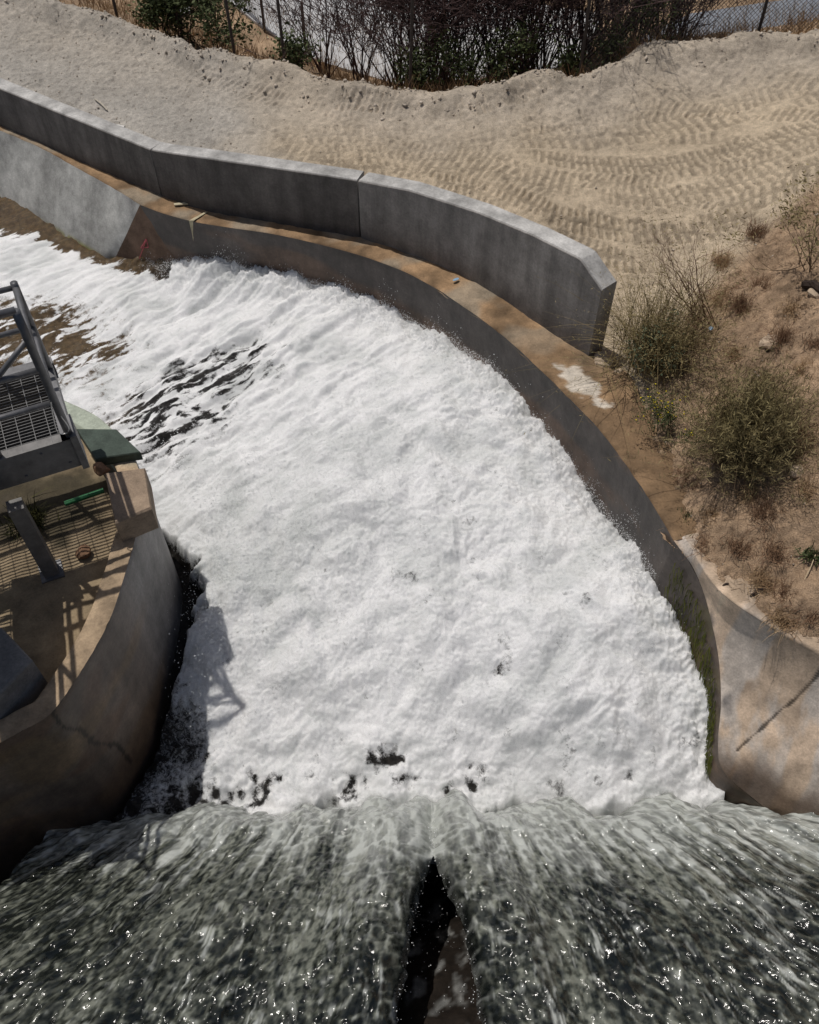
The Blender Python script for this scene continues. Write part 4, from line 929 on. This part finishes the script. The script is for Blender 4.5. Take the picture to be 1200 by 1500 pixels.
GREENL = tint_mat('green_leaf', (.03, .042, .016), (.11, .13, .05))
SAGE = tint_mat('grey_green_leaf', (.06, .085, .05), (.15, .18, .11))
DRYG = tint_mat('dry_grass', (.22, .13, .07), (.42, .30, .17))
RUST = tint_mat('rusty_dry_grass', (.14, .075, .045), (.27, .17, .10))
YEL = simple('yellow_petal', (.70, .55, .03), .6, .2, 0, .15, 30, 0)
DEADC = simple('reddish_stem', (.15, .075, .05), .8, .2, 0, .3, 20, 0)

b = P(40, 765, .08); V, F, T, _ = blades(b, 500, .24, 1.0, .006, .2, 3, 1, .08, 77); mobj('weed_clump', V, F, tint_mat('dark_moss', (.02, .022, .008), (.08, .075, .02)), attrs={'tint': T}, label='dark mossy weed clump in the shade under the platform', category='plant')
# feathery round shrub
b = onG(1082, 676); sh = empty('shrub', b, label='large round feathery olive shrub on the bank, casting a dark shadow', category='shrub')
V, F, T, raw = blades(b, 1500, 1.08, .55, .005, .05, 4, 1, .11, 5)
mobj('stems', V, F, TWIG, sh, attrs={'tint': T})
g = np.random.default_rng(3); ctr = raw.reshape(len(raw), 5, 2, 3).mean(2); k = 30000
i = g.integers(0, len(ctr), k); f = .25 + .75 * np.sqrt(g.random(k)); f4 = f * 4; j = np.minimum(f4.astype(int), 3); w_ = (f4 - j)[:, None]; Cn = ctr[i, j] * (1 - w_) + ctr[i, j + 1] * w_ + g.normal(0, .012, (k, 3))
V, F, T = leafcloud(Cn, .075, 4, .09, 2.2); mobj('foliage', V, F, OLIVE, sh, attrs={'tint': np.repeat(g.random(len(ctr))[i] * .7 + .3 * g.random(k), 4)})
# tall open shrub by the wall end
b = onG(962, 528); sh = empty('shrub', b, label='tall open shrub of thin arching stems beside the wall end', category='shrub')
V, F, T, raw = blades(b + [0, 0, 0], 900, 1.6, .58, .0042, .30, 5, 1, .22, 8)
mobj('stems', V, F, tint_mat('green_brown_stem', (.13, .105, .04), (.30, .22, .11)), sh, attrs={'tint': T})
ctr = raw.reshape(len(raw), 6, 2, 3).mean(2); k = 7000; i = g.integers(0, len(ctr), k); f5 = (.42 + .58 * g.random(k)) * 5; j = np.minimum(f5.astype(int), 4); w_ = (f5 - j)[:, None]
V, F, T = leafcloud(ctr[i, j] * (1 - w_) + ctr[i, j + 1] * w_ + g.normal(0, .02, (k, 3)), .04, 9, .2); mobj('foliage', V, F, OLIVE, sh, attrs={'tint': T})
b2 = onG(1035, 475); A, B, r0, r1, tips = branching(b2, 1.15, .7, 21, 3, r0=.009, lean=(-.55, .1), n0=16)
sh = empty('shrub', b2, label='reddish bare-stemmed brush leaning left above the dry bank', category='shrub'); V, F = tubes(A, B, r0, r1, 3); mobj('stems', V, F, DEADC, sh)
V, F, T = leafcloud(tips + g.normal(0, .02, tips.shape), .04, 6, .25); mobj('foliage', V, F, OLIVE, sh, attrs={'tint': T})
# leafy grey-green plant in its middle
b = onG(962, 528) + [-.02, -.12, 0]; sh = empty('leafy_plant', b, label='grey-green broad-leaved plant growing inside the tall open shrub', category='plant')
A, B, r0, r1, tips = branching(b, .5, .6, 5, 2, r0=.006, n0=9); V, F = tubes(A, B, r0, r1, 3); mobj('stems', V, F, GREENL, sh, attrs={'tint': np.full(len(V), .5)})
k = 1100; i = g.integers(0, len(A), k); V, F, T = leafcloud(A[i] + g.normal(0, .045, (k, 3)), .045, 7, .55); mobj('leaves', V, F, SAGE, sh, attrs={'tint': T})
# yellow flowering plant
b = onG(975, 640); sh = empty('flowering_plant', b, label='low green plant dotted with tiny yellow flowers at the bench edge', category='plant')
A, B, r0, r1, tips = branching(b, .42, .9, 9, 3, r0=.005, lean=(-.25, .05), n0=10); V, F = tubes(A, B, r0, r1, 3); mobj('stems', V, F, GREENL, sh, attrs={'tint': np.full(len(V), .7)})
k = 2200; i = g.integers(0, len(A), k); V, F, T = leafcloud(A[i] + g.normal(0, .03, (k, 3)), .032, 17, .35); mobj('leaves', V, F, GREENL, sh, attrs={'tint': T})
tp_ = tips[g.permutation(len(tips))[:85]] + [0, 0, .012]; 
fl = None
for q_ in tp_:
    if fl is None:
        V, F = octas(q_[None], np.array([.0125]), np.array([[1, 1, .45]])); fl = mobj('flower', V, F, YEL, sh); f0 = q_
    else:
        o = fl.copy(); COL.objects.link(o); o.location = Vector(q_ - f0)
# small plants and dry tufts on the bank
def tuft(px_, py_, n, ln, mat, label, cat='grass tuft', name='grass_tuft', sp=.75, w_=.0035, droop=.35, rb=.07, group=None):
    b = onG(px_, py_); V, F, T, _ = blades(b - [0, 0, .01], n, ln, sp, w_, droop, 3, 1, rb, int(px_ * 7 + py_)); return mobj(name, V, F, mat, attrs={'tint': T}, label=label, category=cat, **({'group': group} if group else {}))
tuft(1007, 757, 160, .11, GREENL, 'small green clump at the foot of the bank above the wing', 'plant', 'small_plant', .9, .006, .2, .05)
tuft(1192, 815, 120, .16, GREENL, 'small dark green plant at the right edge low on the bank', 'plant', 'small_plant', .8, .008, .2, .05)
for px_, py_, n, ln, mat, lab in ((1125, 755, 420, .26, RUST, 'rust-brown dead tuft below the round shrub'), (1165, 665, 420, .26, RUST, 'rust-brown dead tuft behind the pale rock'), (1150, 500, 380, .28, RUST, 'rust-brown dead tuft at the upper right of the bank'),
                                 (1090, 450, 380, .25, RUST, 'dead tuft between the red stems and the right edge'), (1185, 545, 240, .22, DRYG, 'straw tuft at the right edge beside the round shrub'), (1085, 800, 240, .18, RUST, 'low matted dead tuft in the middle of the lower bank'),
                                 (1160, 870, 260, .2, RUST, 'matted dead tuft above the cracked wing'), (1060, 385, 300, .22, DRYG, 'straw tuft where the tracks meet the bank'), (1110, 345, 260, .3, RUST, 'brown tuft at the edge of the tyre tracks'), (1190, 720, 200, .2, DRYG, 'straw tuft at the right edge level with the pale rock'), (1050, 760, 160, .15, DRYG, 'sparse straw tuft near the small green clump')):
    tuft(px_, py_, int(n * 1.7), ln, mat, lab, group='dry tufts on the bank')
b = onG(1185, 395); A, B, r0, r1, tips = branching(b, .8, .9, 33, 3, r0=.007, lean=(-.45, .0), n0=10); sh = empty('shrub', b, label='sparse brown brush at the right edge above the dark log', category='shrub')
V, F = tubes(A, B, r0, r1, 3); mobj('stems', V, F, TWIG, sh, attrs={'tint': np.repeat(g.random(len(A)), 6)}); V, F, T = leafcloud(np.repeat(tips, 3, 0) + g.normal(0, .03, (len(tips) * 3, 3)), .05, 8, .3); mobj('foliage', V, F, OLIVE, sh, attrs={'tint': T})
extra = [(1040, 800), (1105, 725), (1140, 810), (1180, 640), (1128, 560), (1165, 455), (1120, 420), (1060, 440), (1195, 900), (1120, 850), (1010, 700), (1150, 905), (1198, 500), (1080, 520)]
where = ['below the small green clump', 'just under the round shrub', 'in the middle of the lower bank', 'right of the round shrub near the frame', 'on the upper right of the round shrub', 'left of the charred log', 'left of the sparse brown brush', 'beside the red stems', 'in the lower right corner of the bank', 'above the middle of the wing', 'at the left foot of the round shrub', 'just above the wing crest', 'below the charred log at the edge', 'between the tall and the round shrub']
for i, ((px_, py_), w_) in enumerate(zip(extra, where)):
    tuft(px_, py_, 300 + 70 * (i % 4), .15 + .03 * (i % 4), (RUST, DRYG)[i % 2], ('rusty' if i % 2 == 0 else 'pale straw') + ' dry tuft ' + w_, group='dry tufts on the bank', sp=1.0, rb=.07)
# litter of straw and twigs
k = 15000; sx = rng.uniform(2.3, 6.2, k); sy = rng.uniform(3.6, 10.5, k); ok = ~inpoly(sx, sy, HOLE) & (rng.random(k) < sstep(-.35, .5, fbm(sx * 1.5, sy * 1.5, 300, 3)) ) & (sx > np.interp(sy, [3, 6, 8, 9.5, 11], [2, 2.4, 2.9, 4.0, 5.2])); sx, sy = sx[ok], sy[ok]; k = len(sx)
a = rng.random(k) * 6.28; L_ = .02 + .10 * rng.random(k) ** 2; p0 = np.stack([sx, sy, gz(sx, sy) + .02 + .05 * rng.random(k)], 1); p1 = p0 + np.stack([np.cos(a) * L_, np.sin(a) * L_, rng.normal(.012, .02, k)], 1)
V, F = tubes(p0, p1, .0028, .0012, 3); mobj('straw_litter', V, F, tint_mat('straw', (.12, .07, .04), (.42, .31, .19)), attrs={'tint': np.repeat(rng.random(k), 6)}, label='dry straw and twig litter strewn over the bank', category='litter', kind='stuff')
k = 40000; sx = rng.uniform(2.3, 6.5, k); sy = rng.uniform(3.6, 11, k)
# stones
ROCK = simple('pale_rock', (.46, .36, .26), .92, .15, 0, .2, 9, .5)
for px_, py_, r0, lab in ((1108, 690, .085, 'pale angular rock right of the round shrub'), (1102, 676, .045, 'small tan stone touching the round shrub'), (1168, 692, .10, 'pale rounded rock at the right edge of the bank'), (1130, 505, .13, 'flat tan rock half buried above the round shrub'), (1172, 590, .07, 'pinkish stone right of the round shrub'), (885, 530, .16, 'tan boulder lodged against the foot of the wall end'), (905, 548, .1, 'tan stone below the wall end boulder'), (915, 580, .07, 'small pale stone beside the bench under the shrub'), (1072, 868, .05, 'small stone on the wing crest'), (1193, 432, .09, 'pale stone beside the dark log')):
    c_ = onG(px_, py_); V, F = rock_mesh(c_ + [0, 0, r0 * .2], r0, int(px_ + py_), (1.1, .9, .65)); mobj('rock', V, F, ROCK, label=lab, category='rock', group='stones on the bank', smooth=False)
DARK = simple('dark_wood', (.05, .035, .028), .9, .2, 0, .4, 12, .5)
a = onG(1176, 422); b = onG(1204, 432); V, F = pipe(np.array([a + [0, 0, .05], (a + b) / 2 + [0, 0, .09], b + [0, 0, .06]]), .05, 7); mobj('log', V, F, DARK, label='short dark charred log at the right edge of the bank', category='log')
for (p_, q_, lab) in (((1050, 868), (1066, 858), 'curled dark stick on the wing crest'), ((1098, 875), (1122, 866), 'dark flat stick lying above the wing'), ((1170, 865), (1193, 815), 'long pale straw stalk leaning at the lower right')):
    a = onG(*p_); b = onG(*q_); V, F = pipe(cr([a + [0, 0, .03], (a + b) / 2 + [.02, .02, .06], b + [0, 0, .03]], 7), .012 if 'dark' in lab else .005, 6); mobj('stick', V, F, DARK if 'dark' in lab else simple('pale_straw', (.5, .4, .26)), label=lab, category='stick')
BLUE = simple('blue_plastic', (.25, .40, .55), .4, .4, 0, .2, 20, 0)
a = onG(1040, 486); V, F = rock_mesh(a + [0, 0, .05], .035, 5, (1.3, .8, .4)); mobj('plastic_scrap', V, F, BLUE, label='small pale blue plastic scrap under the red stems', category='litter')
a = P(668, 411, -.12); V, F = rock_mesh(a + [0, 0, .02], .035, 6, (1.4, .7, .2)); mobj('plastic_scrap', V, F, BLUE, label='small blue scrap lying on the bench', category='litter')
a = onG(165, 188); WHITE = simple('white_board', (.62, .60, .56), .8, .2, 0, .1, 10, .1)
V, F = boxVF(a + [-.18, 0, .03], [.36, -.12, 0], [.03, .09, 0], [0, 0, .03]); mobj('board', V, F, WHITE, label='short white board lying behind the long wall', category='board')
a = P(268, 303, zl(268)); V, F = boxVF(a + [-.12, 0, .012], [.26, .03, .01], [-.02, .05, 0], [0, 0, .018]); mobj('board', V, F, simple('tan_board', (.5, .44, .30)), label='thin pale strip lying on the bench by the joint', category='board')
a, b = onG(140, 148), onG(158, 164); V, F = pipe(cr([a + [0, 0, .03], (a + b) / 2 + [0, 0, .05], b + [0, 0, .03]], 5), .012, 6); mobj('stick', V, F, simple('bleached_stick', (.45, .4, .32)), label='bleached stick on the gravel behind the long wall', category='stick')

# burnt and green brush behind the berm
def behind(px_, d):
    """foot of a plant d metres beyond the berm, at photo column px_"""
    x_ = np.interp(px_, proj(BERM)[:, 0], BERM[:, 0]); y_ = float(berm_y(np.array([x_]))[0]) + d; x_ = (px_ - 600) / _f * ((np.array([0, y_, .3 - H])) @ _F)
    return np.array([x_, y_, float(gz(x_, y_)[0])])
bs = [(470, 1.9, 2.0, 'charred many-stemmed bush standing alone against the pale paving'), (525, 1.6, 2.1, 'charred bush just right of the lone one, against the paving')]
bs += [(p_, d_, h_, None) for p_, d_, h_ in ((585, 1.0, 2.0), (622, .8, 2.1), (660, 1.5, 2.4), (690, .8, 2.2), (728, 1.4, 2.5), (765, .8, 2.3), (800, 1.5, 2.6), (835, .8, 2.4), (868, 1.5, 2.6), (905, .9, 2.3), (940, 1.3, 2.3), (975, 1.0, 1.9), (1005, 1.4, 1.6), (640, 2.4, 2.6), (780, 2.5, 2.8), (900, 2.4, 2.7))]
bl_ = [f'charred leafless bush in the {r_} of the thicket, {o_} from its left end' for o_, r_ in zip(('first', 'second', 'third', 'fourth', 'fifth', 'sixth', 'seventh', 'eighth', 'ninth', 'tenth', 'eleventh', 'twelfth', 'last'), ('near row',) * 13)]
bl_ += ['tall charred bush in the rear row, leftmost of three', 'tall charred bush in the rear row, middle of three', 'tall charred bush in the rear row, rightmost of three']
for i, (p_, d_, h_, lab) in enumerate(bs):
    b = behind(p_, d_ + (0 if lab else 1.2)); A, B, r0, r1, tips = branching(b - [0, 0, .1], h_ * (.72 if lab else .95), .36, 400 + i, 3, r0=.017, wig=.3, n0=16 if lab else 30)
    sh = empty('burnt_bush', b, label=lab or bl_[i - 2], category='bush', group='charred bushes behind the berm'); V, F = tubes(A, B, np.maximum(r0, .005), np.maximum(r1, .004), 3); mobj('stems', V, F, BURNT, sh)
gb = [(265, 1.0, .95, .9, 'rounded dark green bush among dry grass left of the thicket'), (232, .9, .6, .6, 'small green bush at the left of the rounded green one'), (318, 1.6, 1.0, .7, 'taller thin green bush beside the rounded one'), (432, .7, .35, .3, 'little green bush below the lone charred bush'),
      (605, .9, .55, .6, 'green regrowth at the left end of the thicket'), (655, 1.0, .7, .7, 'dark green regrowth left of the middle of the thicket'), (710, 1.0, .7, .7, 'dark green regrowth in the middle of the thicket'), (765, 1.0, .6, .6, 'green regrowth right of the middle of the thicket'), (830, 1.0, .45, .5, 'low green regrowth near the fence post in the thicket'), (890, 1.0, .5, .6, 'low green regrowth toward the right of the thicket'), (945, 1.0, .7, .5, 'green regrowth at the right end of the thicket')]
for i, (p_, d_, h_, r_b, lab) in enumerate(gb):
    b = behind(p_, d_); gg = np.random.default_rng(500 + i); n = int((650 if p_ > 560 else 2200) * r_b / .6); sh = empty('green_bush', b, label=lab, category='bush', group='green bushes behind the berm')
    A, B, r0, r1, tips = branching(b, h_, .6, 600 + i, 2, r0=.014, n0=10); V, F = tubes(A, B, r0, r1, 3); mobj('stems', V, F, BURNT, sh)
    k = gg.integers(0, len(B), n); Cn = B[k] + gg.normal(0, .09, (n, 3)); Cn[:, 2] = np.maximum(Cn[:, 2], b[2] + .02)
    V, F, T = leafcloud(Cn, .075, i, .5); mobj('leaves', V, F, GREENL, sh, attrs={'tint': T})
# dry grass on the slope beyond the berm
k = 16000; sx = rng.uniform(-9, 9, k); d = .2 + 7 * rng.random(k) ** 1.3; sy = berm_y(sx) + d; ok = (sstep(-.4, .3, fbm(sx * .9, sy * .9, 310, 3)) > rng.random(k)) ; sx, sy = sx[ok], sy[ok]; k = len(sx)
p0 = np.stack([sx, sy, gz(sx, sy) - .02], 1); p1 = p0 + np.stack([rng.normal(0, .10, k), rng.normal(0, .10, k), rng.uniform(.10, .34, k)], 1)
V, F = tubes(p0, p1, .007, .002, 3); mobj('dry_grass', V, F, DRYG, attrs={'tint': np.repeat(rng.random(k), 6)}, label='dry straw-coloured grass on the slope beyond the berm', category='grass', kind='stuff')
# sparse short grass along the berm crest
# wire fence
FENCE = simple('fence_steel', (.07, .06, .055), .7, .4, .3, .3, 12, .1)
fn = empty('wire_fence', behind(848, .35), label='rusty chain-link fence on dark posts behind the dirt berm', category='fence')
cols = [-60, 172, 345, 418, 600, 848, 1095, 1330]; feet = [behind(c_, .42) for c_ in cols]
for i, b in enumerate(feet):
    V, F = pipe(lin([b - [0, 0, .2], b + [.05 * math.sin(i * 2), .03, 1.65]], 4), .026, 7); mobj('post', V, F, FENCE, fn)
for i in range(len(feet) - 1):
    if cols[i] < 848: continue
    a, b = feet[i], feet[i + 1]; Lp = np.linalg.norm((b - a)[:2]); p0 = []; p1 = []
    s = -1.6
    while s < Lp:
        for sg in (0, 1):
            u0, u1 = s, s + 1.6; h0, h1 = (0, 1.6) if sg == 0 else (1.6, 0)
            c0 = max(0, -u0) / 1.6; c1 = min(1, (Lp - u0) / 1.6)
            q = lambda c_: a + (b - a) * ((u0 + 1.6 * c_) / Lp) + np.array([0, 0, .02 + h0 + (h1 - h0) * c_])
            if c1 > c0: p0.append(q(c0)); p1.append(q(c1))
        s += .075
    V, F = tubes(p0, p1, .0035, .0035, 3); mobj('wire_mesh', V, F, FENCE, fn, kind='stuff')
    V, F = tubes([a + [0, 0, 1.62]], [b + [0, 0, 1.62]], .008, .008, 5); mobj('top_wire', V, F, FENCE, fn)
f2 = [P(325, -12, -1.28), P(388, 46, -1.28), P(448, 74, -1.28)]
fn = empty('wire_fence', f2[1], label='low wire fence running along the pale paving edge', category='fence')
for b in f2: V, F = pipe(lin([b, b + [0, 0, .95]], 3), .03, 6); mobj('post', V, F, FENCE, fn)
for a, b in zip(f2[:-1], f2[1:]):
    Lp = np.linalg.norm(b - a); k = int(Lp / .09); t_ = np.linspace(0, 1, k)[:, None]
    p0 = a + (b - a) * t_ ; p1 = a + (b - a) * np.clip(t_ + .9 / Lp, 0, 1) + [0, 0, .9]; p2 = a + (b - a) * np.clip(t_ - .9 / Lp, 0, 1) + [0, 0, .9]
    V, F = tubes(np.vstack([p0, p0]), np.vstack([p1, p2]), .003, .003, 3); mobj('wire_mesh', V, F, FENCE, fn, kind='stuff')
